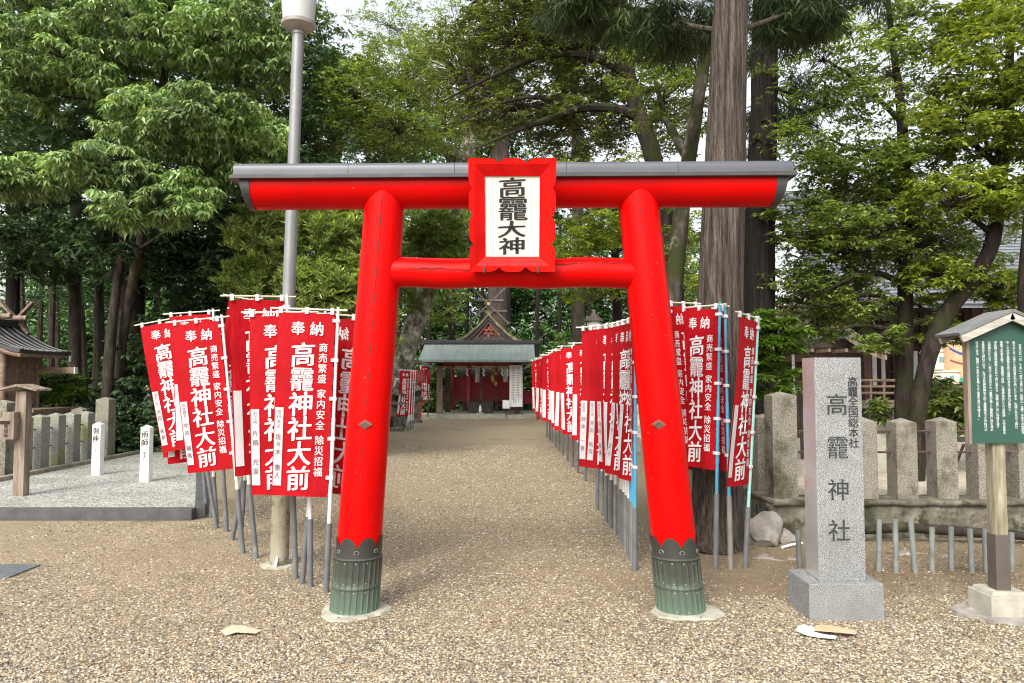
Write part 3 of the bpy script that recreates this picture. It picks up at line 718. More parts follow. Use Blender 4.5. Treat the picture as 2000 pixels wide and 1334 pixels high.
def cloth_mesh(var):
    f = ripple(var); nx, nz = 16, 36; vs = []
    for j in range(nz + 1):
        for i in range(nx + 1):
            x = -.022 - BW * i / nx; z = BT - (BT - BB) * j / nz
            sag = -.012 * abs(math.sin(2 * math.pi * (i / nx))) * max(0, 1 - j / 5)
            vs.append((x, float(f(x, z)), z + sag))
    F4 = [(j * (nx + 1) + i, j * (nx + 1) + i + 1, (j + 1) * (nx + 1) + i + 1, (j + 1) * (nx + 1) + i) for j in range(nz) for i in range(nx)]
    return raw_mesh('cloth', vs, F4, M['cloth'], True)
def two_sided(items, f, off, name, m):
    V, T, D = letters(items)
    y = f(V[:, 0], V[:, 1])
    A = np.stack([V[:, 0], y - off - D, V[:, 1]], 1); B = np.stack([V[:, 0], y + off + D, V[:, 1]], 1)
    return raw_mesh(name, np.vstack([A, B]), np.vstack([T, T[:, ::-1] + len(V)]), m)
def letter_mesh(var):
    x0 = -.022 - BW
    it = [('奉', x0 + .165, BT - .135, .115, .12, .011), ('納', x0 + .315, BT - .135, .115, .12, .011)]
    it += [(c, x0 + .215, BT - .345 - i * .198, .200, .205, .016) for i, c in enumerate('高龗神社大前')]
    z = BT - .285
    for c in '商売繁盛 家内安全 除災招福':
        it.append((c, x0 + .372, z, .074, .078, .009)); z -= .084 if c != ' ' else .036
    return two_sided(it, ripple(var), .0055, 'lettering', M['cloth_white'])
SLX, SLT, SLB, SLW = -.022 - BW + .044, BT - .775, BT - 1.40, .068
def slip_mesh(var):
    f = ripple(var); vs = []; fs = []
    for s in (-1, 1):
        k = len(vs)
        for j in range(17):
            z = SLT - (SLT - SLB) * j / 16
            for i in range(5):
                x = SLX - SLW / 2 + SLW * i / 4; vs.append((x, float(f(x, z)) + s * .0075, z))
        fs += [(k + j * 5 + i, k + j * 5 + i + 1, k + j * 5 + i + 6, k + j * 5 + i + 5) for j in range(16) for i in range(4)]
    return raw_mesh('name_slip', vs, fs, M['slip'])
def slip_text(var, who):
    it = []; z = SLT - .035
    for c in who[0]: it.append((c, SLX, z, .036, .036, 0)); z -= .037
    z -= .05
    rest = who[1] + ' ' + who[2]; pitch = min(.078, (z - SLB - .02) / len(rest))
    for c in rest: it.append((c, SLX, z, .052, .056, .004)); z -= pitch
    f = ripple(var); V, T, D = letters(it); y = f(V[:, 0], V[:, 1]) - .0105 - D
    return raw_mesh('handwriting', np.stack([V[:, 0], y, V[:, 1]], 1), T, M['ink_faded'])
def tab_mesh(side):
    b = MB()
    if side: b.box((-.006, 0, 0), (.058, .036, .028))
    else: b.box((0, 0, -.002), (.030, .026, .056))
    return b.mesh('loop_tab', M['tab'], bevel=.004)
def banner(base, top, yaw, label, group, var=0, pole='pole_white', who=None, sleeve='sleeve', ptop=2.28, ysc=1.0, slip=True):
    """base: foot of the pole; top: where its tip is; yaw (deg): turn of the cloth about the pole, 0 = facing the viewer, cloth to the left"""
    base = Vector(base); zax = (Vector(top) - base).normalized()
    xr = Vector((math.cos(R(yaw)), math.sin(R(yaw)), 0)); xa = (xr - zax * xr.dot(zax)).normalized(); ya = zax.cross(xa)
    t = thing('votive_banner', label, 'banner', group=group)
    mw = Matrix((xa, ya, zax)).transposed().to_4x4(); mw.translation = base; t.matrix_basis = mw
    link('pole', bmesh_cached(('pole', pole), lambda: MB().tube([(0, 0, .45), (0, 0, 1.38), (0, 0, 1.40), (0, 0, 2.28)], [.0155, .0155, .0125, .0125], 12).mesh('pole', M[pole], True)), t)
    link('ground_sleeve', bmesh_cached(('sl', sleeve), lambda: MB().tube([(0, 0, -.5), (0, 0, .55)], [.0245, .0235], 14).mesh('ground_sleeve', M[sleeve], True)), t)
    link('crossbar', bmesh_cached('bar', lambda: MB().tube([(.075, 0, BT + .022), (-BW - .09, 0, BT + .022)], .0072, 8).mesh('crossbar', M['bar'], True)), t)
    c = link('cloth', bmesh_cached(('cloth', var), lambda: cloth_mesh(var)), t)
    link('lettering', bmesh_cached(('let', var), lambda: letter_mesh(var)), c)
    if slip:
        s = link('name_slip', bmesh_cached(('slip', var), lambda: slip_mesh(var)), c)
        if who is not None: s2 = link('handwriting', bmesh_cached(('who', var, who), lambda: slip_text(var, NAMES[who])), t)
    for x in (-.045, -.022 - BW / 2, -.022 - BW + .022): link('loop_tab', bmesh_cached('tabt', lambda: tab_mesh(False)), t, (x, 0, BT + .012))
    for z in (2.19, 1.87, 1.56, 1.24, .93): link('loop_tab', bmesh_cached('tabs', lambda: tab_mesh(True)), t, (-.004, 0, z - .02))
    return t
LG, RG, FG, NG = 'red banners left of the path', 'red banners in the near right-hand row', 'red banners in the far right-hand row', 'red banners right of the gate'
def px_banner(ub, vb, ut, yaw, label, group, lift=0.0, **k):
    b = G(ub, vb); tp = at(ut, 600, b.y); tp.z = 2.28
    b.z += lift; tp.z += lift
    return banner(b, tp, yaw, label, group, **k)
px_banner(637, 1158, 661, 2, 'front red banner with white lettering and white pole, just left of the left gate post', LG, lift=.0, var=3, who=2)
px_banner(606, 1146, 604, 8, 'red banner half covered by the front left banner, its name slip showing at left', LG, var=0, who=1)
px_banner(590, 1139, 636, 176, 'red banner seen from behind with mirrored lettering, against the left gate post', LG, var=2)
px_banner(576, 1129, 560, 30, 'red banner whose top shows above the second banner left of the gate', LG, lift=.16, var=1)
px_banner(497, 1090, 452, 140, 'red banner seen edge-on from behind on a leaning white pole, left of the lamp post', LG, lift=.15, var=1)
px_banner(473, 1080, 433, 4, 'red banner leaning left in full view, the fully readable one farther from the gate', LG, lift=.07, var=0, who=0)
px_banner(470, 1068, 500, 150, 'red banner turned away in the middle of the left-hand bunch, behind the white poles', LG, lift=.12, var=2)
px_banner(462, 1055, 542, 25, 'red banner rising highest above the left-hand bunch beside the lamp post', LG, lift=.27, var=1)
px_banner(417, 1032, 352, 0, 'outermost red banner of the left-hand bunch, leaning left behind the readable one', LG, lift=.2, var=3, who=4)
px_banner(440, 1038, 416, 6, 'red banner behind the outermost left one, only its top right corner clear', LG, lift=.22, var=2)
px_banner(424, 1022, 398, 20, 'low red banner at the back of the left-hand bunch, hem showing under the others', LG, var=1)
px_banner(412, 1011, 440, 150, 'red banner turned away at the very back of the left-hand bunch', LG, var=0)
px_banner(404, 1003, 378, 8, 'rearmost red banner of the left-hand bunch, nearest the stone kerb', LG, var=3)
# right: the two rows standing along the path
ORD = ['nearest', 'second', 'third', 'fourth', 'fifth', 'sixth', 'seventh', 'eighth', 'ninth', 'tenth', 'eleventh', 'twelfth']
near = [(6.67, 1238, 1241, 1211), (6.85, 1234, 1237, 1201), (7.03, 1230, 1233, 1190), (7.21, 1226, 1229, 1178), (7.40, 1221, 1224, 1162), (7.60, 1216, 1219, 1147), (7.80, 1211, 1214, 1131), (8.15, 1200, 1204, 1152), (8.5, 1192, 1196, 1150), (8.9, 1183, 1187, 1148), (9.3, 1174, 1178, 1146), (9.7, 1166, 1170, 1142)]
who_r = [None, None, 6, None, 5, 4, 3, None, None, None, None, None]
for i, (Y, ub, ut, ue) in enumerate(near):
    g = Vector((at(ub, 900, Y).x, Y, 0)); best = min(range(-88, 0), key=lambda a: abs(1000 + (g.x - .48 * math.cos(R(a))) / (g.y - .48 * math.sin(R(a))) * F - ue))
    vb = 740 + 1.7 * F / Y
    tp = Vector((at(ut, 600, Y).x, Y, 2.28))
    banner(g, tp, best, ORD[i] + ' red banner of the bunch right of the path, counted from the gate', RG, var=(i * 5 + 1) % 6, who=who_r[i], pole='pole_blue' if i < 3 else 'pole_white', sleeve='sleeve_brown' if i % 3 == 1 else 'sleeve')
for i in range(11):
    Y = 11.3 + i * 1.02 + (i % 3) * .08; X = 1.24 - .022 * i + (.13 if i == 0 else 0)
    banner((X, Y, 0), (X + .02 * math.sin(i * 2.3), Y + .01, 2.24), -(26 + (i * 7) % 17), ORD[i] + ' red banner of the far row leading to the shrine, counted from the gate', FG, var=(i * 5 + 1) % 6, sleeve='sleeve')
for i in range(3):
    X, Y = 2.05 - .12 * i, 15.2 + 2.4 * i
    banner((X, Y, 0), (X + .03, Y, 2.42), -8 + 6 * i, ['nearest', 'middle', 'farthest'][i] + ' red banner standing behind the far right-hand row, top showing over it', FG, var=i, slip=False)
px_banner(1455, 1110, 1481, 52, 'narrow turned red banner on a pale green pole, rightmost of all beside the mossy wall', NG, var=3, pole='pole_teal')
px_banner(1427, 1111, 1416, -80, 'red banner turned almost edge-on in front of the big cedar trunk, on a blue pole', NG, lift=.1, var=0, sleeve='sleeve_brown', pole='pole_blue')
px_banner(1398, 1111, 1406, -58, 'red banner with readable lettering between the right gate post and the cedar trunk', NG, lift=.12, var=2, pole='pole_blue')
px_banner(1338, 1098, 1304, -138, 'red banner seen from behind with mirrored lettering, touching the right gate post', NG, lift=.17, var=1)
px_banner(1366, 1062, 1388, 20, 'red banner behind the others at the cedar, its low hem showing beneath them', NG, var=1)
# ------------------------------------------------------------------ inscribed stone pillar
X0, X1 = 2.095, 2.625
mk = thing('stone_pillar', 'polished grey granite shrine name pillar with carved characters on a square plinth', 'stone marker', (2.36, 5.5, 0))
MB().box((2.36, 5.50, .118), (.53, .40, .276)).build('plinth', M['granite'], mk, bevel=.006)
b = MB(); b.box((2.368, 5.492, 1.055), (.335, .235, 1.60))
b.v = [(x, y, z) for x, y, z in b.v]
shaft = b.build('shaft', M['granite'], mk, bevel=.005)
MB().box((2.1995, 5.492, 1.055), (.003, .222, 1.585)).build('polished_face', M['granite_gloss'], mk)
def mkf(V): return np.stack([V[:, 0] - 2.36, np.full(len(V), 5.3745 - .0022 - 5.5), V[:, 1]], 1)
cz = [1.515, 1.207, .903, .612]
writing('carved_lettering', [(c, 2.352, z, .165, .165 if c != '龗' else .175, .005) for c, z in zip('高龗神社', cz)], mat('carved_grey', [(.018, .02, .018), (.04, .043, .04)], 30, .9), mk, mkf)
writing('painted_lettering', column('高龗全国総本社', 2.470, 1.680, .078, .0735, .007), M['ink'], mk, mkf)

# ------------------------------------------------------------------ green notice board
sg = thing('notice_board', 'dark green roofed notice board with white vertical writing on a wooden post', 'notice board', (3.60, 5.43, 0))
SX, SY = 3.60, 5.43
MB().box((SX - .075 + .0, SY, .72), (.092, .092, 1.08)).build('post', M['wood_post'], sg, bevel=.006)
MB().box((SX - .075, SY, .37), (.102, .102, .42)).build('post_sheath', M['sign_cap'], sg, bevel=.003)
b = MB().box((SX - .065, SY + .02, .085), (.30, .28, .15), taper=.96); b.build('foot_block', M['concrete'], sg, bevel=.006)
MB().box((SX - .065, SY + .02, .173), (.255, .24, .026), taper=.92).build('foot_cap', M['concrete'], sg, bevel=.005)
b = MB(); nn = 36
o1 = [((.40 + .03 * math.sin(i * 1.7) + .025 * math.sin(i * .8)) * math.cos(i / nn * 6.2832) + SX + .02, (.27 + .025 * math.sin(i * 2.3)) * math.sin(i / nn * 6.2832) + SY + .02) for i in range(nn)]
b.prism(o1, .05, 'Z', (0, 0, -.03)); b.build('footing_slab', M['rock'], sg)
bw = .285
prof = [(SX - bw, 1.235), (SX + bw, 1.235), (SX + bw, 2.02), (SX, 2.15), (SX - bw, 2.02)]
board = MB().prism(prof, .03, 'Y', (0, SY - .07, 0)).build('board', M['sign_green'], sg, bevel=.002)
for q in (-1, 1): MB().box((SX + q * (bw + .012), SY - .052, 1.62), (.022, .05, .78)).build('side_strip', M['wood_old'], sg)
for q in (-1, 1):
    e, rdg = Vector((SX + q * .385, 0, 2.012)), Vector((SX, 0, 2.182))
    dx = (rdg - e).normalized(); nn = Vector((-dx.z, 0, dx.x)) * (1 if q < 0 else -1)
    if nn.z < 0: nn = -nn
    y0, y1 = SY - .135, SY + .17
    pts = [e, rdg, rdg + nn * .022, e + nn * .022]
    b = MB().prism([(p.x, p.z) for p in pts], y1 - y0, 'Y', (0, y0, 0)); b.build('roof_slope', M['roof_slate'], sg, bevel=.002)
    pts = [e + dx * .005 - nn * .058, rdg - nn * .058 - dx * .0, rdg - nn * .003, e + dx * .005 - nn * .003]
    for yy in (y0 + .006, y1 - .03): MB().prism([(p.x, p.z) for p in pts], .024, 'Y', (0, yy, 0)).build('barge_board', M['wood_white'], sg, bevel=.003)
TEXT = ['渟名城入姫命をして穂積長柄岬（現新泉星山）に創祀される。',
 '　古来六月一日、十年に一度の大祭には、和歌山・吉野・宇陀その他近在',
 '邑々から千人余りも参拝者の列が続いたとある。先頭に丹生川上神社',
 '中・下社が金御幣を持ち後尾は本社の狭井神社が勤めた。',
 '茅原上の道を経て、箸墓裾で休憩、大倭柳本邑に入り長岡岬、大市坐皇女',
 '渟名城入姫斎持御殿の井戸で祓い清める。神職は馬と共に神橋を渡り',
 '大和神社に入る。一般の人達は宮から一番鶏が鳴くと御旅地に体を清め',
 '笠縫邑から神社へ向う。社は古代伊勢神宮と同じ建築様式で江戸時代の',
 '建立になる。昭和二十五年の台風により被害を受け半壊する。']
it = []
for i, line in enumerate(TEXT):
    x = SX + .127 - i * .0445
    z = 1.985 - .022
    for ch in line:
        it.append((ch, x, z, .022, .0225, .002)); z -= .0203
it += [(c, SX + .235, 1.90 - i * .075, .062, .062, .012) for i, c in enumerate('高龗神社')]
writing('lettering', it, M['cloth_white'], board, lambda V: np.stack([V[:, 0] - SX, np.full(len(V), -.0735), V[:, 1]], 1))

# ------------------------------------------------------------------ fence and mossy wall at the right
wall = thing('stone_wall', 'low mossy rough stone wall carrying the granite fence at right', 'stone wall', (5, 8, 0))
b = MB(); fine_box(b, (7.3, 8.22, .165), (9.0, .44, .40), (120, 6, 8)); fine_box(b, (2.99, 11.6, .165), (.40, 7.2, .40), (5, 80, 8))
rough(b, .022, 3.5); me = weld(b.mesh('masonry', M['old_stone'], True, off=(5, 8, 0)), 1e-3); link('masonry', me, wall)
b = MB(); fine_box(b, (7.3, 8.20, .372), (9.02, .46, .05), (110, 5, 2)); fine_box(b, (2.99, 11.6, .372), (.42, 7.1, .05), (5, 70, 2))
rough(b, .012, 5, 3); link('coping', weld(b.mesh('coping', M['old_stone'], True, off=(5, 8, 0)), 1e-3), wall)
def fence_post(b, x, y, z0, z1, w, cap=.035, rot=0.0):
    b.box((x, y, (z0 + z1 - cap) / 2), (w, w, z1 - cap - z0), rot)
    h = w / 2; vs = [Vector((sx * h, sy * h, 0)) for sx, sy in ((-1, -1), (1, -1), (1, 1), (-1, 1))] + [Vector((0, 0, cap))]
    Rm = Matrix.Rotation(rot, 3, 'Z')
    b.add([Rm @ p + Vector((x, y, z1 - cap + .0005)) for p in vs], [(0, 1, 4), (1, 2, 4), (2, 3, 4), (3, 0, 4)]); return b
fe = thing('stone_fence', 'granite post fence with rusty rails standing on the mossy wall at right', 'stone fence', (5, 8.2, 0))
fx = [3.44, 3.88, 4.315, 4.755, 5.20, 5.645, 6.09, 6.54]
fence_post(MB(), 2.985, 8.26, .38, 1.56, .27, .045).build('corner_post', M['granite_old'], fe, bevel=.008)
for x in fx: fence_post(MB(), x, 8.24, .38, 1.275 + .006 * math.sin(x * 7), .228, .05, .02 * math.sin(x * 5)).build('post', M['granite_old'], fe, bevel=.008)
for i in range(9):
    y = 8.82 + .62 * i; fence_post(MB(), 2.99, y, .38, 1.29, .24, .05, .02).build('post', M['granite_old'], fe, bevel=.008)
for z in (1.12, .89):
    MB().tube([(2.98, 8.25, z), (7.0, 8.25, z)], .012, 8).build('rail', M['iron'], fe)
    MB().tube([(2.99, 8.3, z), (2.99, 13.9, z)], .012, 8).build('rail', M['iron'], fe)
MB().tube([(5.10, 8.75, .34), (5.30, 8.75, 1.06)], .018, 8)
pr = tag(MB().tube([(4.98, 8.62, .33), (5.20, 8.56, .95)], .016, 8).build('iron_prop', M['iron']), 'rusty iron bar leaning behind the granite fence beside the green board', 'iron bar')
# pipe stubs
for i, (u, v0, ut, vt, nm) in enumerate([(1562, 1108, 1558, 1036, 'leaning grey pipe stub just left of the granite name pillar'), (1716, 1115, 1717, 1015, 'first tall grey pipe stub right of the granite name pillar'), (1750, 1117, 1748, 1014, 'second tall grey pipe stub right of the granite name pillar'),
        (1787, 1118, 1778, 1015, 'third tall grey pipe stub right of the name pillar, leaning left'), (1820, 1116, 1820, 1030, 'shorter grey pipe stub, fourth to the right of the name pillar'), (1858, 1114, 1857, 1029, 'shorter grey pipe stub, fifth right of the name pillar'),
        (1898, 1118, 1894, 1033, 'shorter grey pipe stub, sixth right of the name pillar'), (1926, 1117, 1923, 1033, 'grey pipe stub just left of the notice board post'), (1976, 1115, 1975, 1040, 'grey pipe stub just right of the notice board post')]):
    p = G(u, v0); q = at(ut, vt, p.y)
    ob = MB().tube([p - (q - p) * .15, q], .0235, 14); ob.tube([q - (q - p) * .001, q + (q - p) * .002], .016, 10)
    tag(ob.build('pipe_stub', M['stub'] if i else M['sleeve'], None, True), nm, 'pipe', 'grey pipe stubs in a row before the wall')
def rock(u, v, wd, ht, dp, seed, label, z0=-.04, cat='rock', m='rock', col=None):
    p = G(u, v); bm = bmesh.new(); bmesh.ops.create_icosphere(bm, subdivisions=4, radius=1)
    for q in bm.verts:
        c = q.co.copy()
        n1 = mnoise.noise_vector(c * 1.1 + Vector((seed, seed * 2, 0))) * .45 + mnoise.noise_vector(c * 3 + Vector((seed, 0, 1))) * .10
        # chipped planes
        for k in range(5):
            nv = Vector((math.sin(seed + k * 2.1), math.cos(seed * 1.7 + k * 1.3), math.sin(seed * .6 + k))).normalized(); dd = c.dot(nv)
            if dd > .62: c -= nv * (dd - .62) * .85
        c += n1; q.co = (c.x * wd / 2, c.y * dp / 2, max(c.z, -.4) * ht * .62 + ht * .32)
    me = bpy.data.meshes.new('rock'); bm.to_mesh(me); bm.free(); me.materials.append(M[m]); me.polygons.foreach_set('use_smooth', [True] * len(me.polygons))
    try: me.set_sharp_from_angle(angle=R(32))
    except Exception: pass
    return tag(link('rock', me, None, (p.x, p.y, z0)), label, cat)
rock(1488, 1062, .40, .40, .34, 3.1, 'large chipped grey boulder against the mossy wall corner')
rock(1528, 1058, .26, .2, .22, 4.4, 'brown low boulder leaning on the right of the large grey boulder')
rock(1447, 1062, .22, .27, .25, 7.7, 'smaller dark boulder between the cedar foot and the large boulder')
rock(1500, 1090, .36, .07, .22, 5.2, 'flat half-buried stone in front of the large boulder')
rock(1545, 1092, .2, .06, .16, 9.2, 'low stone half buried beside the flat one')
rock(1640, 1085, .5, .07, .2, 1.2, 'long low stone half buried behind the granite name pillar')
rock(1770, 1080, .55, .06, .2, 2.6, 'long low stone half buried behind the pipe stubs')
rock(1850, 1085, .3, .05, .2, 6.6, 'low stone half buried behind the fifth pipe stub')
lg = MB(); lg.tube([(3.6, 7.82, .12), (4.1, 7.80, .15), (4.8, 7.74, .11), (5.5, 7.70, .08), (6.4, 7.70, .05)], [.05, .055, .05, .045, .04], 10)
rough(lg, .012, 6); tag(lg.build('fallen_log', M['bark_slim'], None, True), 'thin grey log lying along the foot of the mossy wall', 'log')
tag(MB().tube([G(1528, 1069, .02), G(1546, 1064, .022), G(1566, 1061, .024)], .015, 10).build('white_pipe', M['pole_white'], None, True), 'short white plastic pipe lying on the earth beside the boulders', 'pipe')
# litter
def scrap(name, pts, m, label, th=.004, lift=.018, cat='litter'):
    ps = [G(u, v) for u, v in pts]; c = sum(ps, Vector()) / len(ps); b = MB()
    ps = [Vector((p.x, p.y, lift + .004 * math.sin(i * 2.2))) for i, p in enumerate(ps)]; n = len(ps)
    b.add(ps + [p + Vector((0, 0, th)) for p in ps], [tuple(range(n - 1, -1, -1)), tuple(range(n, 2 * n))] + [(i, (i + 1) % n, n + (i + 1) % n, n + i) for i in range(n)])
    return tag(b.build(name, m), label, cat)
scrap('paper_scrap', [(1558, 1229), (1570, 1226), (1593, 1231), (1590, 1240), (1612, 1246), (1635, 1247), (1632, 1254), (1600, 1251), (1578, 1246), (1554, 1238)], M['paper'], 'torn white paper scrap on the gravel below the granite pillar', .002)
scrap('card_strip', [(1594, 1231), (1620, 1232), (1673, 1242), (1672, 1249), (1640, 1246), (1590, 1240)], M['card'], 'tan cardboard strip lying across the white paper scrap', .005, .032)
scrap('torn_card', [(446, 1229), (470, 1228), (512, 1236), (500, 1243), (462, 1241), (440, 1246), (432, 1238)], M['card_pale'], 'flat pale tan scrap on the gravel left of the gate', .003)
dc = MB().box((-4.6, 6.62, .004), (.62, .44, .022)); dc = tag(dc.build('drain_cover', M['cover'], None, bevel=.006), 'dark metal drain cover set in the gravel at far left', 'drain cover')

# ------------------------------------------------------------------ left: fence, offering post, marker posts, small shrine
fl = thing('stone_fence', 'mossy granite post fence with thin rails beside the pale gravel bed at left', 'stone fence', (-8.3, 13, 0))
for y, h, wd in ((12.15, 1.36, .27), (12.62, 1.09, .235), (13.08, 1.08, .235), (13.55, 1.085, .235), (14.02, 1.08, .235), (14.5, 1.08, .235), (15.2, 1.33, .27)):
    fence_post(MB(), -8.32, y, .0, h, wd, .05, .03 * math.sin(y * 9)).build('post', M['granite_moss'] if h < 1.3 else M['granite_old'], fl, bevel=.007)
for z in (.50, .82): MB().tube([(-8.32, 10.5, z), (-8.32, 15.2, z)], .011, 8).build('rail', M['iron'], fl)
f2 = thing('stone_fence', 'second granite post fence seen through the gaps of the mossy one at left', 'stone fence', (-9, 15.6, 0))
for x in (-8.9, -9.35, -9.8, -10.25, -10.7): fence_post(MB(), x, 15.3, .0, 1.12, .24, .05).build('post', M['granite_old'], f2, bevel=.007)
MB().box((-10, 15.3, .35), (2.6, .1, .1)).build('rail', M['granite_old'], f2); MB().tube([(-11, 15.3, .8), (-8.5, 15.3, .8)], .011, 8).build('rail', M['iron'], f2)
op = thing('offering_post', 'brown wooden post with a little roof and a slotted offering box at left', 'offering box', (-6.68, 10.15, .1))
MB().box((-6.68, 10.15, .80), (.145, .13, 1.46)).build('post', M['wood_old'], op, bevel=.005)
bx = MB().box((-6.775, 10.02, 1.03), (.20, .13, .28)).build('box', M['wood_old'], op, bevel=.004)
MB().box((-6.795, 9.953, 1.115), (.13, .006, .045)).build('slot', M['crack'], bx)
MB().box((-6.76, 10.03, 1.212), (.15, .14, .085)).build('box_top', M['wood_old'], bx, bevel=.004)
writing('lettering', column('賽銭箱', -.10, .965, .06, .06, .006), M['ink'], bx, lambda V: np.stack([V[:, 0], np.full(len(V), -.199), V[:, 1]], 1))
b = MB()
for q in (-1, 1): b.prism([(-6.68, 1.60), (-6.68 + q * .27, 1.535), (-6.68 + q * .27, 1.56), (-6.68, 1.63)], .34, 'Y', (0, 9.98, 0))
b.build('roof', M['wood_old'], op)
for (x, y, txt, ru, nm) in ((-6.87, 12.35, '磐座', '（いわくら）', 'white square marker post with black writing before the mossy fence'), (-5.67, 11.55, '雨師', '（あまし）', 'white square marker post with black writing beside the leftmost banners')):
    mp = thing('marker_post', nm, 'marker post', (x, y, .11), 0, 'white marker posts in the pale gravel')
    s = fence_post(MB(), 0, 0, -.05, .88, .135, .045).build('post', M['white_paint'], mp, bevel=.004, w=False)
    items = column(txt, -.0, .735, .115, .125, .016) + column(ru, 0, .50, .058, .05, .006)
    writing('lettering', items, M['ink'], mp, lambda V: np.stack([V[:, 0], np.full(len(V), -.0705), V[:, 1]], 1))

ls = thing('small_shrine', 'small brown wooden shrine with a curved ribbed roof and crossed finials at far left', 'shrine', (-10.6, 15.0, 0))
RX, Y0, Y1 = -10.6, 14.2, 15.85
MB().box((-10.62, 15.0, 1.68), (1.36, 1.05, 1.05)).build('wall', M['wood_brown'], ls)
for x in (-11.28, -9.96):
    for y in (14.48, 15.52): MB().tube([(x, y, .05), (x, y, 2.25)], .06, 12).build('pillar', M['wood_brown'], ls, True)
b = MB()
for z in (1.20, 1.68, 2.14): b.box((-9.935, 15.0, z), (.03, 1.0, .07))
for y in (14.62, 15.0, 15.38): b.box((-9.938, y, 1.68), (.026, .06, .94))
for z in (1.22, 2.12): b.box((-10.62, 14.465, z), (1.3, .03, .07))
b.build('wall_frame', M['wood_brown'], ls)
b = MB(); b.box((-9.55, 15.0, 1.08), (.72, 1.5, .06)); b.box((-9.24, 15.0, 1.02), (.06, 1.6, .09)); b.box((-10.6, 14.2, 1.06), (1.9, .4, .06)); b.build('veranda', M['wood_brown'], ls)
for y in (14.4, 15.6): MB().box((-9.3, y, .52), (.1, .1, .96)).build('veranda_post', M['wood_brown'], ls)
MB().box((-9.55, 15.55, 1.88), (.75, .10, .13)).build('bracket_arm', M['wood_brown'], ls)
MB().box((-9.165, 15.55, 1.88), (.02, .105, .135)).build('bracket_cap', M['white_paint'], ls)
def roof_z(t): return 2.25 + .58 * (t ** 1.6)
for q in (-1, 1):
    b = MB()
    def top(s, t, q=q): return (RX + q * 1.14 * (1 - t), Y0 + (Y1 - Y0) * s, roof_z(t) + .03 * (abs(2 * s - 1)) ** 2)
    def bot(s, t, q=q): p = top(s, t); return (p[0], p[1], p[2] - .07)
    b.grid(top, 8, 14); b.grid(lambda s, t: bot(1 - s, t), 8, 14)
    b.grid(lambda s, t: (top(0, s)[0], top(0, s)[1], top(0, s)[2] - .07 * t), 14, 1); b.grid(lambda s, t: (top(1, s)[0], top(1, s)[1], top(1, s)[2] - .07 * t), 14, 1)
    b.grid(lambda s, t: (top(s, 0)[0], top(s, 0)[1], top(s, 0)[2] - .07 * t), 8, 1)
    rf = b.build('roof', M['roof_dark'], ls, True)
    b = MB()
    for i in range(8):
        s = (i + .5) / 8; b.tube([(top(s, t / 12)[0], top(s, t / 12)[1], top(s, t / 12)[2] + .010) for t in range(13)], .018, 6)
    b.build('ribs', M['roof_dark'], rf, True)
    for y in (Y0 + .06, Y1 - .06): MB().tube([(top(0, t / 8)[0], y, top(0, t / 8)[2] - .12) for t in range(9)], .045, 6).build('barge_board', M['wood_brown'], ls)
b = MB()
for i in range(9): b.beam((-9.50, Y0 + .15 + i * .17, 2.15), (-9.95, Y0 + .15 + i * .17, 2.27), .05, .06)
b.build('rafters', M['wood_brown'], ls)
MB().box((-9.47, 15.0, 2.16), (.05, 1.6, .06)).build('eave_board', M['wood_brown'], ls)
MB().box((-9.445, 15.80, 2.13), (.03, .05, .12)).build('eave_cap', M['white_paint'], ls)
MB().box((RX, 15.0, 2.86), (.20, 1.7, .14)).build('ridge', M['roof_dark'], ls)
for y in (14.6, 15.1, 15.6): MB().tube([(RX - .34, y, 2.985), (RX + .34, y, 2.985)], .055, 12).build('ridge_log', M['wood_old'], ls, True)
for q in (-1, 1): MB().beam((RX - q * .30, 15.78 + q * .026, 2.66), (RX + q * .33, 15.78 + q * .026, 3.34), .045, .12, (0, 1, 0)).build('crossed_finial', M['wood_brown'], ls)
# ------------------------------------------------------------------ the shrine at the end of the path
SH = thing('path_end_shrine', 'small red shrine with grey-green front roof and mossy gable, at the path end', 'shrine', (-1.4, 33, 0))
b = MB(); fine_box(b, (-1.35, 33.8, .08), (5.4, 4.4, .2), (24, 16, 2)); rough(b, .035, 2.2)
link('platform', weld(b.mesh('platform', M['concrete'], off=(-1.4, 33, 0)), 1e-3), SH)
b = MB()
for x, y in ((-3.12, 32.0), (.20, 32.0), (-2.95, 34.0), (.22, 34.0)):
    MB().box((x, y, 1.38), (.26, .26, 2.4)).build('pillar', M['wood_old'] if x < 0 and y < 33 else M['wood_dark'], SH, bevel=.015)
XA, XB = -3.92, .98
b = MB()
def fr(s, t): return (XA + (XB - XA) * s - .05 * (1 - t) * (1 if s < .5 else -1) * 0, 30.95 + 2.25 * t, 2.50 + .78 * t ** 1.15)
b.grid(fr, 24, 8); b.grid(lambda s, t: (fr(s, t)[0], fr(s, t)[1], fr(s, t)[2] - .09), 24, 8); b.grid(lambda s, t: (fr(s, 0)[0], 30.95, 2.50 - .09 * t), 24, 1)
for s0 in (0, 1): b.grid(lambda s, t, s0=s0: (fr(s0, s)[0], fr(s0, s)[1], fr(s0, s)[2] - .09 * t), 8, 1)
b.grid(lambda s, t: (XA + (XB - XA) * s, 33.2 + 1.6 * t, 3.28 - .6 * t), 24, 4)
rf = b.build('front_roof', M['copper'], SH)
MB().box((-1.42, 33.2, 3.35), (5.25, .3, .17)).build('ridge', M['roof_edge_dark'], rf, bevel=.02)
MB().box((-1.47, 31.02, 2.39), (4.86, .07, .06)).build('gutter', M['wood_dark'], rf)
b = MB()
for i in range(40): b.beam((-3.85 + .121 * i, 31.05, 2.40), (-3.85 + .121 * i, 33.1, 3.10), .05, .06)
b.build('rafters', M['wood_redbrown'], rf)
MB().box((-1.45, 31.95, 2.36), (3.75, .16, .2)).build('beam', M['shrine_red'], SH, bevel=.01)
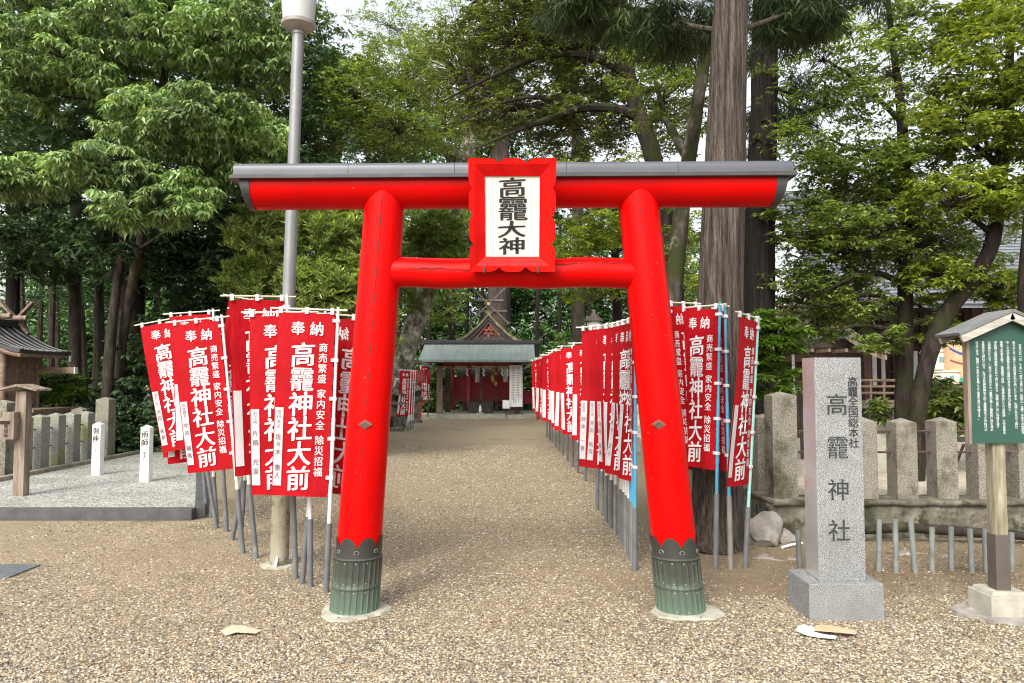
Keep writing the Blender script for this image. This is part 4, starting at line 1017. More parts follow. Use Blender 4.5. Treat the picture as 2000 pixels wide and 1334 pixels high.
MB().box((-1.45, 33.95, 2.42), (3.75, .16, .2)).build('beam', M['shrine_red'], SH, bevel=.01)
# red fence and inner hall
b = MB()
for i in range(7): b.box((-1.35, 34.6, .72 + .165 * i), (2.9, .05, .15))
MB.build(b, 'red_screen', M['shrine_red'], SH)
for x in (-2.75, -1.98, -.72, .02): MB().box((x, 34.55, 1.35), (.13, .14, 2.2)).build('red_post', M['shrine_red'], SH)
MB().box((-1.95, 33.1, 1.42), (.14, .14, 2.1)).build('red_post', M['shrine_red'], SH)
for q in (-1, 1): MB().box((-1.35 + q * 1.9, 34.7, .85), (.9, .06, .6)).build('side_screen', M['shrine_red'], SH)
b = MB()
for i in range(14): b.box((-2.6 + i * .19, 33.75, .5), (.035, .035, .55))
b.box((-1.35, 33.75, .80), (2.7, .05, .05)); b.build('barrier', M['wood_dark'], SH)
b = MB(); b.box((-1.2, 36.6, 2.2), (2.9, 2.6, 3.0)); b.build('inner_hall', M['wood_dark'], SH)
for x in (-1.72, -.40): MB().grid(lambda s, t, x=x: (x + .2 * s, 34.45 + .03 * math.sin(9 * s), 2.3 - .75 * t), 6, 2).build('curtain', M['paper'], SH)
# gabled bark roof
HX = -1.12
def hz(t): return 3.42 + 1.36 * (t ** 1.55)
def hx(t, q): return HX + q * 1.72 * (1 - t)
for q in (-1, 1):
    b = MB(); y0, y1 = 35.2, 39.8
    o = lambda s, t, q=q: (hx(t, q), y0 + (y1 - y0) * s, hz(t) + .10)
    b.grid(o, 10, 16); b.grid(lambda s, t: (o(s, t)[0], o(s, t)[1], o(s, t)[2] - .16), 10, 16)
    b.grid(lambda s, t: (o(0, s)[0], y0, o(0, s)[2] - .16 * t), 16, 1)
    rough(b, .02, 3); g = b.build('gable_roof', M['bark_roof'], SH)
    b = MB()
    ed = lambda s, t, q=q: (hx(s, q) * 1.0 - q * .0, y0 + .06, hz(s) - .05 - (.30 - .07 * s) * t)
    b.grid(ed, 16, 1); b.grid(lambda s, t: (ed(s, t)[0], y0 + .2, ed(s, t)[2]), 16, 1); b.grid(lambda s, t: (ed(s, 1)[0], y0 + .06 + .14 * t, ed(s, 1)[2]), 16, 1)
    b.build('barge_board', M['roof_edge_dark'], g)
    b = MB(); e2 = lambda s, t, q=q: (HX + q * 1.05 * (1 - s), y0 + .12, hz(.33 + .67 * s) - .32 - .10 * t)
    b.grid(e2, 12, 1); b.build('inner_board', M['shrine_salmon'], g)
b = MB(); b.add([(HX - .8, 35.45, 3.35), (HX + .8, 35.45, 3.35), (HX, 35.45, 4.3)], [(0, 1, 2)]); b.build('gable_wall', M['shrine_salmon'], SH)
b = MB(); b.box((HX, 35.4, 3.72), (1.3, .08, .12)); b.prism([(HX - .3, 3.78), (HX + .3, 3.78), (HX, 4.05)], .06, 'Y', (0, 35.38, 0)); b.build('gable_strut', M['roof_edge_dark'], SH)
b = MB()
for a in range(6):
    an = a * math.pi / 3 + .5; b.box((HX + .15 * math.cos(an), 35.34, 3.95 + .15 * math.sin(an)), (.1, .05, .17), Matrix.Rotation(-an + 1.57, 3, 'Y'))
b.box((HX, 35.34, 3.72), (.2, .05, .3), taper=.5); b.build('gable_ornament', M['shrine_salmon'], SH)
MB().box((HX, 37.6, 4.90), (.30, 4.7, .16)).build('ridge_cap', M['bark_roof'], SH)
for q in (-1, 1):
    b = MB().beam((HX - q * .95, 35.15 + .07 * q, 4.35), (HX + q * .80, 35.15 + .07 * q, 6.05), .07, .12, (0, 1, 0)); b.build('crossed_finial', M['sign_cap'], SH)
MB().tube([(HX, 35.0, 5.27), (HX, 35.4, 5.27)], .075, 10).build('finial_boss', M['gold'], SH)
for z, y, dx in ((5.55, 35.9, -.05), (5.15, 37.3, .12), (5.2, 38.7, .05)): MB().tube([(HX - .75 + dx, y, z - .05), (HX + .75 + dx, y, z - .05)], .075, 10).build('ridge_log', M['sign_cap'], SH)
# things of the shrine front
rp = MB(); rp.tube([(-2.9 + 3.0 * i / 24, 31.8, 2.22 - .07 * math.sin(i / 24 * math.pi * 4) ** 2) for i in range(25)], [.028 + .006 * (i % 2) for i in range(25)], 8)
rr = thing('sacred_rope', 'straw rope with white zigzag paper streamers strung across the shrine front', 'rope', (-1.4, 31.8, 2.2))
rp.build('rope', M['rope'], rr, True)
for i, x in enumerate((-1.93, -1.22, -.42, -.20, 0.0)):
    b = MB(); z = 2.17
    for k in range(4):
        dx = .022 * (1 if k % 2 else -1); b.box((x + dx, 31.78 - .004 * k, z - .05), (.045, .006, .10), Matrix.Rotation(.3, 3, 'Y')); z -= .085
    b.build('paper_streamer', M['paper'], rr)
bl = thing('bell_rope', 'dark twisted bell rope with a gilt bell hanging in the shrine front', 'bell rope', (-1.35, 32.3, .9))
MB().tube([(-1.35 + .02 * math.sin(i), 32.3, 2.2 - .13 * i) for i in range(12)], .05, 8).build('rope', M['wood_dark'], bl)
b = MB()
for k in range(5): b.lathe([(.03, -.10), (.09, 0), (.03, .10)], (-.80 + .09 * math.sin(k * 2), 32.25, 2.1 - .15 * k), 8)
b.build('bell', M['gold'], bl)
ob = thing('offering_box', 'dark slatted offering chest before the shrine screen', 'offering box', (-1.4, 32.9, .18))
MB().box((-1.4, 32.9, .45), (1.1, .55, .5)).build('chest', M['wood_dark'], ob, bevel=.01)
b = MB()
for i in range(9): b.box((-1.84 + .11 * i, 32.9, .72), (.05, .5, .04))
b.build('slats', M['wood_redbrown'], ob)
gh = thing('paper_wand', 'little white paper wand on a pale block at the shrine step', 'wand', (-1.36, 31.7, .18))
MB().box((-1.36, 31.75, .22), (.3, .16, .07)).build('block', M['wood_white'], gh)
MB().lathe([(.02, 0), (.07, .08), (.05, .22), (.01, .34)], (-1.36, 31.75, .255), 8).build('paper', M['paper'], gh)
wb = thing('shrine_text_board', 'tall white board covered in small black writing at the right of the shrine front', 'board', (.15, 31.6, .1))
MB().box((.17, 31.6, 1.40), (.55, .03, 1.78)).build('board', M['white_paint'], wb)
for x in (-.08, .42): MB().box((x, 31.64, .7), (.05, .05, 1.2)).build('leg', M['wood_dark'], wb)
rg = random.Random(4); b = MB()
for c in range(9):
    z = 2.2 - (0 if c else .1)
    while z > .62 + rg.random() * .3:
        h = .05; b.box((.39 - c * .054, 31.583, z), (.026, .002, h)); z -= h + .022
b.build('lettering', M['ink_faded'], wb)
nb = thing('pale_notice', 'pale square notice in a pink frame on a stake by the shrine', 'notice', (-.28, 31.5, .1))
MB().box((-.25, 31.5, .62), (.30, .02, .36)).build('frame', M['cloth_white'], nb); MB().box((-.25, 31.487, .62), (.24, .006, .28)).build('sheet', M['paper'], nb); MB().box((-.25, 31.53, .3), (.04, .03, .5)).build('stake', M['wood_dark'], nb)
rc = thing('rain_chain', 'pale rain chain hanging from the left eave of the shrine roof', 'rain chain', (-3.42, 31.1, 0))
b = MB()
for i in range(24): b.lathe([(.012, 0), (.042, .075)], (-3.40 - .006 * i, 31.1, 2.28 - .095 * i), 8)
b.build('cups', M['roof_grey'], rc)
def stone_lantern(x, y, s, label):
    t = thing('stone_lantern', label, 'stone lantern', (x, y, 0), 0)
    m = M['old_stone']
    k = lambda *p: [(r * s, z * s) for r, z in p]
    MB().lathe(k((.27, -.05), (.26, .10), (.20, .14)), n=6).build('base', m, t, w=False, bevel=.015)
    MB().lathe(k((.145, .13), (.13, .45), (.145, .80)), n=14).build('shaft', m, t, True, w=False)
    MB().lathe(k((.14, .79), (.28, .90), (.30, .97), (.28, 1.0)), n=6).build('platform', m, t, w=False, bevel=.015)
    b = MB()
    for i in range(6):
        a = i * math.pi / 3; b.box((.16 * s * math.cos(a), .16 * s * math.sin(a), 1.11 * s), (.055 * s, .055 * s, .24 * s), a)
    b.lathe(k((.12, .99), (.12, 1.23)), n=6); b.build('fire_box', m, t, w=False)
    MB().lathe(k((.35, 1.23), (.34, 1.27), (.20, 1.38), (.09, 1.46)), n=6, a0=.3).build('roof', m, t, w=False, bevel=.012)
    MB().lathe(k((.06, 1.45), (.10, 1.53), (.085, 1.60), (.02, 1.70)), n=12).build('jewel', m, t, True, w=False)
    return t
p = G(812, 826); stone_lantern(p.x, p.y, 1.0, 'mossy stone lantern on the left of the path, in front of the red lantern')
p = G(776, 842); stone_lantern(p.x, p.y, .95, 'stone lantern half hidden behind the left gate post, below the white sign')
def red_lantern(x, y, label):
    t = thing('red_lantern', label, 'lantern', (x, y, 0))
    MB().box((0, 0, .62), (.13, .13, 1.3)).build('post', M['shrine_red'], t, w=False)
    MB().box((0, 0, 1.50), (.42, .42, .46), taper=1.12).build('box', M['shrine_red'], t, w=False)
    b = MB()
    for k in (-.12, .0, .12): b.box((k, -.232, 1.5), (.09, .012, .34))
    b.build('paper_pane', M['shrine_salmon'], t, w=False)
    b = MB()
    for q in (-1, 1): b.prism([(0, 1.98), (q * .48, 1.76), (q * .48, 1.80), (0, 2.05)], .8, 'Y', (0, -.4, 0))
    b.build('roof', M['roof_grey'], t, w=False); t.scale = (1.2, 1.2, 1.2)
    return t
p = at(819, 740, 30.2); red_lantern(p.x, 30.2, 'red wooden lantern with a grey gabled roof left of the shrine')
p = at(1051, 740, 31.0); red_lantern(p.x, 31.0, 'red wooden lantern right of the shrine, mostly behind the far banners')
t = thing('garden_lantern', 'small dark lantern with a pale shade on a post, rising behind the right-hand banner row', 'lantern', (at(1160, 640, 21).x, 21, 0))
MB().tube([(0, 0, 0), (0, 0, 3.05)], .045, 10).build('post', M['wood_dark'], t, True, w=False)
MB().lathe([(.05, 3.05), (.17, 3.10), (.19, 3.30), (.17, 3.34)], n=6).build('shade', M['lamp_glass'], t, w=False)
MB().lathe([(.27, 3.34), (.25, 3.38), (.10, 3.52), (.03, 3.66)], n=6).build('cap', M['wood_dark'], t, w=False)
FL = 'red banners far off at the left of the shrine'
for i, (u, Y, yw, nm) in enumerate([(797, 24.3, 48, 'nearest'), (802, 24.9, 44, 'middle'), (806, 25.5, 40, 'farthest')]):
    p = at(u, 740, Y); banner((p.x, Y, -.27), (p.x + .10, Y, 2.0), yw, nm + ' of three small red banners between the leaning trunk and the red lantern', FL, var=i)
p = at(822, 740, 31.5); banner((p.x, 31.5, 0), (p.x - .02, 31.5, 2.35), 150, 'small red banner with mirrored lettering behind the red lantern left of the shrine', FL, var=1)
ws = thing('small_sign', 'small tilted white sign on a stake beside the leaning trunk', 'sign', at(782, 800, 24.9) * Vector((1, 1, 0)) if False else (at(781, 748, 24.9).x, 24.9, 0))
MB().box((0, 0, .7), (.05, .05, 1.5)).build('stake', M['wood_dark'], ws, w=False)
MB().box((0, -.04, 1.56), (.36, .02, .30), Matrix.Rotation(.22, 3, 'Y')).build('panel', M['white_paint'], ws, w=False)
b = MB()
for k in range(3): b.box((-.03 + .0 * k, -.055, 1.63 - .07 * k), (.2, .004, .03), Matrix.Rotation(.22, 3, 'Y'))
b.build('writing', M['ink_faded'], ws, w=False)

# ------------------------------------------------------------------ the big hall behind the trees at right
HL = thing('worship_hall', 'large dark timber shrine hall with blue-grey tiled roof and railed veranda behind the right-hand trees', 'hall', (12, 20, .35))
px = lambda u, v, Y: at(u, v, Y)
MB().box((15.5, 22.5, .65), (12, 5.5, .6)).build('stone_base', M['concrete'], HL)
for u in (1655, 1692, 1762, 1842, 1905, 1975, 2060): MB().box((px(u, 740, 20.2).x, 20.2, 2.2), (.2, .2, 3.4)).build('column', M['wood_redbrown'], HL)
MB().box((15.0, 21.6, 2.3), (11.6, .12, 3.0)).build('back_wall', M['wood_dark'], HL)
b = MB()
for x in np.arange(9.4, 20, .42): b.box((x, 21.5, 2.3), (.07, .08, 2.6))
for z in (1.3, 1.9, 2.6, 3.3): b.box((14.8, 21.48, z), (11, .07, .06))
b.build('lattice', M['wood_redbrown'], HL)
for u, wd in ((1672, .34), (1708, .12), (1725, .1), (1780, .35)): p = px(u, 720, 21.2); MB().box((p.x, 21.2, 2.0), (wd, .03, 1.0)).build('white_cloth', M['paper'], HL)
b = MB(); b.box((14.8, 19.4, 1.08), (11.6, .16, .14)); b.box((14.8, 20.2, .99), (11.8, 2.0, .1))
for u in range(1670, 2100, 38): p = px(u, 780, 19.4); b.box((p.x, 19.4, .55), (.14, .14, .95))
b.build('veranda', M['wood_old'], HL)
b = MB()
for z in (1.33, 1.50, 1.66): b.tube([(9.1, 19.35, z), (20, 19.35, z)], .035, 8)
for u in range(1674, 2060, 26): p = px(u, 760, 19.35); b.box((p.x, 19.35, 1.38), (.05, .05, .55))
b.build('railing', M['wood_brown'], HL)
b = MB()
for x in np.arange(8.0, 22, .28): b.beam((x, 18.2, 3.50), (x, 20.6, 4.1), .08, .1)
b.build('eave_rafters', M['wood_redbrown'], HL)
b = MB()
def rt(s, t): return (9.3 + 14 * s - 1.2 * (1 - t) * (1 - s), 18.0 + 8.5 * t, 3.62 + 4.9 * t ** 1.25)
b.grid(rt, 20, 12); b.grid(lambda s, t: (rt(s, t)[0], rt(s, t)[1], rt(s, t)[2] - .18), 20, 12); b.grid(lambda s, t: (rt(s, 0)[0], 18.0, 3.62 - .18 * t), 20, 1); b.grid(lambda s, t: (rt(0, s)[0], rt(0, s)[1], rt(0, s)[2] - .18 * t), 12, 1)
b.build('tiled_roof', M['tile'], HL)
PO = thing('side_hall', 'older timber hall with mossy gable roof and pale rafters behind the granite corner post', 'hall', (7.5, 19, .35))
gx, gy = 7.15, 17.2
for q in (-1, 1):
    b = MB(); o = lambda s, t, q=q: (gx + q * 1.65 * (1 - t), gy + 4 * s, 2.42 + 1.1 * t ** 1.5)
    b.grid(o, 6, 12); b.grid(lambda s, t: (o(s, t)[0], o(s, t)[1], o(s, t)[2] - .14), 6, 12); b.grid(lambda s, t: (o(0, s)[0], gy, o(0, s)[2] - .14 * t), 12, 1)
    b.build('roof', M['bark_roof'], PO)
    b = MB(); e = lambda s, t, q=q: (gx + q * 1.6 * (1 - s), gy + .05, 2.30 + 1.1 * s ** 1.5 - .16 * t)
    b.grid(e, 12, 1); b.build('barge_board', M['wood_old'], PO)
b = MB()
for i in range(8): b.box((5.75 + i * .40, gy + .5, 2.36), (.06, 1.2, .08))
b.build('rafters', M['wood_old'], PO)
for i in range(5): MB().beam((6.3 + .22 * i, gy - .2, 3.35 + .03 * i), (6.75 + .22 * i, gy - .2, 3.85 + .03 * i), .05, .07, (0, 1, 0)).build('eave_strut', M['wood_old'], PO)
MB().beam((6.1, gy - .2, 3.32), (8.6, gy - .2, 3.52), .08, .12).build('eave_beam', M['wood_old'], PO)
MB().beam((6.3, gy - .2, 3.85), (8.8, gy - .2, 4.05), .08, .12).build('eave_beam', M['wood_dark'], PO)
for x in (5.9, 7.15, 8.4): MB().box((x, gy + .9, 1.36), (.17, .17, 2.0)).build('column', M['wood_redbrown'], PO)
MB().box((7.15, gy + 1.6, 1.36), (2.6, .1, 2.0)).build('wall', M['wood_dark'], PO)
MB().box((7.15, gy + .85, 2.22), (2.8, .16, .2)).build('beam', M['wood_redbrown'], PO)
b = MB(); b.prism([(gx - 1.1, 2.45), (gx + 1.1, 2.45), (gx, 3.25)], .05, 'Y', (0, gy + .5, 0)); b.build('gable_wall', M['wood_dark'], PO)
MB().beam((6.0, 15.6, 2.55), (8.0, 15.6, 2.62), .5, .05).build('porch_roof', M['copper'], PO)
# barrels, pole, bench and slatted fence
def barrel(u, v, Y, r, h, kind, label):
    p = at(u, v, Y); t = thing('sake_barrel', label, 'barrel', (p.x, Y, p.z), 0, 'ceremonial barrels on the hall veranda')
    MB().lathe([(r * .93, 0), (r, h * .15), (r * 1.02, h * .5), (r, h * .85), (r * .93, h)], n=24).build('body', M['barrel_straw' if kind else 'barrel_white'], t, True, w=False)
    def on(V): return np.stack([r * 1.03 * np.sin(V[:, 0] / r), -r * 1.03 * np.cos(V[:, 0] / r), V[:, 1]], 1)
    if kind:
        b = MB()
        b.grid(lambda s, q: tuple(on(np.array([[(-.9 + 1.8 * s) * r, h * (.80 - .16 * math.sin(s * math.pi)) + .05 * q]]))[0]), 14, 1); b.build('blue_arc', M['band_blue'], t, w=False)
        b = MB()
        b.grid(lambda s, q: tuple(on(np.array([[(-.9 + 1.8 * s) * r, h * (.52 - .10 * math.sin(s * math.pi)) + .04 * q]]))[0]), 14, 1); b.build('brown_arc', M['band_red'], t, w=False)
        writing('lettering', column('大和神社', 0, h * .62, h * .14, h * .135, .012), M['ink'], t, on)
        MB().lathe([(r * .96, -.01), (r * 1.05, .03), (r * 1.05, .12), (r * .96, .14)], n=24).build('foot_ring', M['barrel_green'], t, True, w=False)
    else:
        MB().lathe([(r * 1.0, h * .82), (r * 1.06, h * .85), (r * 1.06, h * .89), (r * 1.0, h * .92)], n=24).build('rope_ring', M['rope'], t, True, w=False)
        writing('lettering', [('龍', 0, h * .5, h * .34, h * .34, .012)], M['barrel_green'], t, on)
barrel(1870, 748, 18.0, .40, 1.02, 1, 'tan straw-wrapped barrel with a blue arc and black characters beside the notice board')
barrel(1826, 722, 18.2, .32, .48, 0, 'upper white barrel with a large character, in the gap left of the notice board')
barrel(1842, 750, 17.9, .36, .32, 0, 'lower white barrel under the large-character one, above the shrub')
tag(MB().box((px(1850, 760, 18.1).x, 18.1, 1.36), (2.1, 1.0, .1)).build('barrel_shelf', M['wood_dark']), 'dark timber shelf carrying the ceremonial barrels', 'shelf')
for u, v0, v1 in ((1885, 772, 776),): pass
bn = thing('slatted_bench', 'grey slatted bench back between the granite posts beside the notice board', 'bench', (at(1885, 840, 11.5).x, 11.5, .345))
b = MB()
for i in range(4): b.box((.1, 0, .42 + .115 * i), (1.1, .03, .085))
b.build('slats', M['sleeve'], bn, w=False)
b = MB()
for x in (-.25, .25, .55): b.box((x, .03, .42), (.05, .05, .84))
b.build('leg', M['wood_dark'], bn, w=False)
b = MB().box((at(1727, 840, 11.0).x, 11.0, .62), (.62, .5, .56), taper=.78); tag(b.build('stone_trough', M['concrete'], None, bevel=.02), 'pale tapered stone block standing behind the fence at the foot of the slim tree', 'stone block')
wp = tag(MB().tube([(at(1549, 700, 12).x, 12, .3), (at(1549, 700, 12).x, 12, at(1549, 588, 12).z)], .022, 10).build('white_pole', M['pole_white'], None, True), 'slim white pole rising behind the granite name pillar', 'pole')
tf = thing('slatted_fence', 'dark timber paling fence behind the granite corner post', 'fence', (4.4, 12.5, .345))
b = MB()
for i in range(16): b.box((-1.2 + i * .17, 0, .62), (.10, .03, 1.24 + .02 * math.sin(i * 3)))
b.box((.1, .03, .4), (2.8, .04, .08)); b.box((.1, .03, 1.0), (2.8, .04, .08)); b.build('palings', M['wood_dark'], tf, w=False)
# ------------------------------------------------------------------ vegetation
rv = np.random.default_rng(5)
def unit(a): return a / np.maximum(np.linalg.norm(a, axis=-1, keepdims=True), 1e-9)
def leaf_cloud(pads, padr, sp):
    """pads (m,3), padr (m,): each pad is a tilted disc of rosettes, each rosette a whorl of leaves"""
    m = len(pads); K, q = sp['ros'], sp['q']
    a = rv.uniform(0, 6.283, (m, K)); r = np.sqrt(rv.uniform(0, 1, (m, K)))
    tilt = rv.normal(0, sp.get('tilt', .25), (m, 1, 2))
    dx, dy = r * np.cos(a), r * np.sin(a)
    dz = (tilt[..., 0] * dx + tilt[..., 1] * dy) - sp.get('dome', .35) * r * r + rv.normal(0, sp.get('thick', .16), (m, K))
    P = pads[:, None] + np.stack([dx, dy, dz], -1) * padr[:, None, None]
    P = P.reshape(-1, 3); out = np.stack([dx, dy, np.zeros_like(dx)], -1).reshape(-1, 3)
    n = len(P)
    b = (rv.uniform(0, 6.283, (n, 1)) + np.arange(q) * 6.283 / q + rv.normal(0, .35, (n, q)))
    D = np.stack([np.cos(b), np.sin(b), np.zeros_like(b)], -1) + out[:, None] * sp.get('outw', .5)
    D[..., 2] = -sp['droop'] + rv.normal(0, .3, (n, q))
    D = unit(D).reshape(-1, 3); N = len(D)
    L = (sp['L'] * rv.uniform(.5, 1.3, N))[:, None]; W = L * sp['ratio'] / 2
    U = unit(np.stack([rv.normal(0, .45, N), rv.normal(0, .45, N), np.ones(N)], -1))
    S = unit(np.cross(D, U)); U = np.cross(S, D)
    B = np.repeat(P, q, 0) + D * L * .08
    mid = B + D * L * .45; tip = B + D * L - U * L * sp.get('curl', .18)
    lf, rt = mid + S * W + U * L * .04, mid - S * W + U * L * .04
    if sp.get('simple'):
        V = np.stack([B, rt, tip, lf], 1).reshape(-1, 3); Fc = np.arange(N * 4).reshape(-1, 4)
    else:
        V = np.stack([B, rt, tip, lf, mid - U * L * .03], 1).reshape(-1, 3); k = np.arange(N)[:, None] * 5
        Fc = np.concatenate([k + np.array([[0, 1, 2, 4]]), k + np.array([[0, 4, 2, 3]])])
    return V, Fc
def blob_pads(c, rad, n, flat=0):
    d = unit(rv.normal(0, 1, (n, 3))) * rv.uniform(.12, 1, (n, 1)) ** (1 / 2.4)
    return np.asarray(c) + d * np.asarray(rad)
class Limbs:
    def __init__(s): s.b = MB()
    def limb(s, a, b, r0, r1, sag=.12, n=6, k=5):
        a, b = Vector(a), Vector(b); L = (b - a).length; o = Vector(rv.normal(0, .07, 3)) * L
        pts = []; rs = []
        for i in range(k + 1):
            t = i / k; p = a.lerp(b, t) + o * math.sin(t * math.pi) + Vector((0, 0, sag * L * math.sin(t * math.pi)))
            if 0 < i < k: p += Vector(rv.normal(0, .02, 3)) * L
            pts.append(p); rs.append(r0 + (r1 - r0) * t)
        s.b.tube(pts, rs, n, cap=False); return pts
SPEC = {
 'broad': dict(L=.150, ratio=.31, ros=15, q=7, droop=.55, tilt=.3, dome=.55, thick=.10, curl=.28, outw=.8),
 'dark':  dict(L=.17, ratio=.42, ros=14, q=6, droop=.3, thick=.25, simple=1),
 'podo':  dict(L=.15, ratio=.17, ros=8, q=12, droop=-.75, thick=.35, outw=.35, curl=.02, tilt=.5),
 'olive': dict(L=.085, ratio=.42, ros=16, q=5, droop=.05, thick=.3, outw=.4),
 'small': dict(L=.085, ratio=.42, ros=12, q=5, droop=.15, thick=.16, outw=.5),
 'yellow': dict(L=.092, ratio=.42, ros=13, q=5, droop=.2, thick=.12, outw=.5),
 'mid':   dict(L=.12, ratio=.42, ros=15, q=6, droop=.25, thick=.25, simple=1),
 'cedar': dict(L=.20, ratio=.07, ros=20, q=9, droop=.75, thick=.22, dome=.7, outw=.7, curl=.12, simple=1),
 'far':   dict(L=.30, ratio=.5, ros=16, q=5, droop=.3, thick=.35, simple=1),
 'fern':  dict(L=.10, ratio=.30, ros=18, q=7, droop=.12, thick=.05, dome=.3, outw=.9),
 'shrub': dict(L=.11, ratio=.36, ros=10, q=6, droop=.1, thick=.2, outw=.7),
 'ivy':   dict(L=.09, ratio=.75, ros=12, q=4, droop=.5, thick=.3),
}
def trunk_path(tp, z_foot=None):
    P, Rr = [], []
    for u, v, Y, wpx in tp:
        p = at(u, v, Y); P.append(p); Rr.append(wpx / 2 / F * Y)
    if z_foot is not None: P[0].z = z_foot
    return P, Rr
def smooth_path(P, Rr, k=5):
    pts, rs = [], []
    n = len(P)
    for i in range(n - 1):
        p0, p1, p2, p3 = P[max(i - 1, 0)], P[i], P[i + 1], P[min(i + 2, n - 1)]
        for j in range(k):
            t = j / k
            pts.append(.5 * ((2 * p1) + (p2 - p0) * t + (2 * p0 - 5 * p1 + 4 * p2 - p3) * t * t + (3 * p1 - p0 - 3 * p2 + p3) * t ** 3)); rs.append(Rr[i] + (Rr[i + 1] - Rr[i]) * t)
    return pts + [P[-1]], rs + [Rr[-1]]
def flute(b, amp, fz=.5, fa=3.0):
    """uneven, lengthwise-ridged trunk surface"""
    for i, p in enumerate(b.v):
        q = Vector((p[0] * fa, p[1] * fa, p[2] * fz)); d = mnoise.noise_vector(q) * amp + mnoise.noise_vector(q * 2.7) * amp * .5
        b.v[i] = (p[0] + d.x, p[1] + d.y, p[2])
    return b
def tree(name, label, tp, blobs, spec, leaf, bark, group=None, foot=0.0, n=12, amp=.012, branches=(), twig_r=.007, limb_r=.3, padf=.34, cat='tree', crown_name='crown', twig_every=1, limbs=True):
    P, Rr = trunk_path(tp, foot); pts, rs = smooth_path(P, Rr)
    base = Vector((P[0].x, P[0].y, foot or 0)); t = thing(name, label, cat, base, 0, group)
    tb = MB().tube(pts, rs, n); flute(tb, amp); 
    lm = Limbs(); lm.b = tb
    for bp in branches:
        bP, bR = trunk_path(bp); q, r = smooth_path(bP, bR, 4); tb.tube(q, r, 8)
        pts = pts + q; rs = rs + r
    tw = Limbs(); allp, allr = [], []
    for (u, v, Y, ru, rvv, rd, npd) in blobs:
        c = at(u, v, Y); rad = (ru / F * Y, rd, rvv / F * Y); pads = blob_pads(c, rad, npd)
        pads = pads[pads[:, 2] > (foot or 0) + .12]
        pr = rv.uniform(.7, 1.25, len(pads)) * padf * min(rad[0], rad[2], rd * 1.2)
        pr = np.clip(pr, .05, .55); allp.append(pads); allr.append(pr)
        if limbs:
            j = min(range(len(pts)), key=lambda i: (pts[i] - c).length + (1.2 if pts[i].z > c.z + .1 else 0))
            lp = lm.limb(pts[j], c, min(rs[j] * .5, .10) * limb_r / .3 * .6, .014, .05)
            for k, pd in enumerate(pads):
                if k % twig_every == 0:
                    s0 = lp[rv.integers(2, len(lp))]; tw.limb(s0, pd, twig_r, twig_r * .45, .04, 4, 3)
    tb.build('trunk', bark, t, True)
    if limbs and tw.b.v: tw.b.build('twigs', M['twig'], t)
    if allp:
        V, Fc = leaf_cloud(np.vstack(allp), np.concatenate(allr), SPEC[spec] if isinstance(spec, str) else spec)
        link(crown_name, raw_mesh(crown_name, V - np.array(base), Fc, leaf), t)
    return t

# the great cedar behind the gate
tree('cedar_tree', 'huge straight cedar with furrowed grey-brown bark rising behind the right end of the gate beam',
     [(1397, 1072, 7.6, 146), (1398, 1050, 7.6, 112), (1401, 950, 7.6, 97), (1405, 700, 7.6, 92), (1411, 450, 7.6, 84), (1418, 250, 7.6, 77), (1424, 100, 7.6, 72), (1432, -120, 7.6, 66)],
     [(1180, 5, 9.0, 150, 40, .7, 34), (1310, 40, 8.8, 110, 60, .7, 26), (1330, -60, 8.6, 200, 60, .8, 20), (1545, 15, 8.8, 110, 55, .7, 28), (1600, -50, 8.6, 160, 60, .8, 20)],
     'cedar', M['leaf_cedar'], M['bark_cedar'], n=64, amp=.017, padf=.45, twig_r=.006,
     branches=[[(1420, 60, 7.6, 12), (1350, 50, 8.2, 9), (1260, 20, 8.8, 6), (1120, 0, 9.2, 3)], [(1440, 60, 7.6, 14), (1500, 40, 8.2, 9), (1580, 5, 8.8, 5)]])
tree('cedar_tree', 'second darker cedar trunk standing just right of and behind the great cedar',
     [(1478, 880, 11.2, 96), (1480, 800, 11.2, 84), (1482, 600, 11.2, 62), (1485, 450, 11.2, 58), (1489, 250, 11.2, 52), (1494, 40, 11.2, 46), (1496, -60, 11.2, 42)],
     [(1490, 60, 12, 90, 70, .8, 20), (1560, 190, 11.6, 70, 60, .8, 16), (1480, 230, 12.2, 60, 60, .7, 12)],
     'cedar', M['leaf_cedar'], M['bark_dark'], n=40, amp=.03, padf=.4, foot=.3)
tree('leaning_tree', 'mossy trunk with pale lichen patches leaning just left of the great cedar',
     [(1300, 830, 10.2, 44), (1312, 620, 10.2, 34), (1328, 450, 10.2, 31), (1346, 310, 10.2, 28), (1366, 180, 10.2, 25), (1384, 60, 10.2, 26)],
     [(1340, 90, 10.8, 80, 70, .8, 30), (1300, 200, 11.0, 70, 60, .8, 26), (1330, 480, 11, 50, 90, .6, 16), (1240, 120, 11, 70, 60, .7, 22)], 'small', M['leaf_right'], M['lichen_patch'], n=20, amp=.02, foot=-.05,
     branches=[[(1346, 310, 10.2, 26), (1320, 270, 10.4, 18), (1300, 230, 10.8, 12), (1280, 160, 11, 8)]])
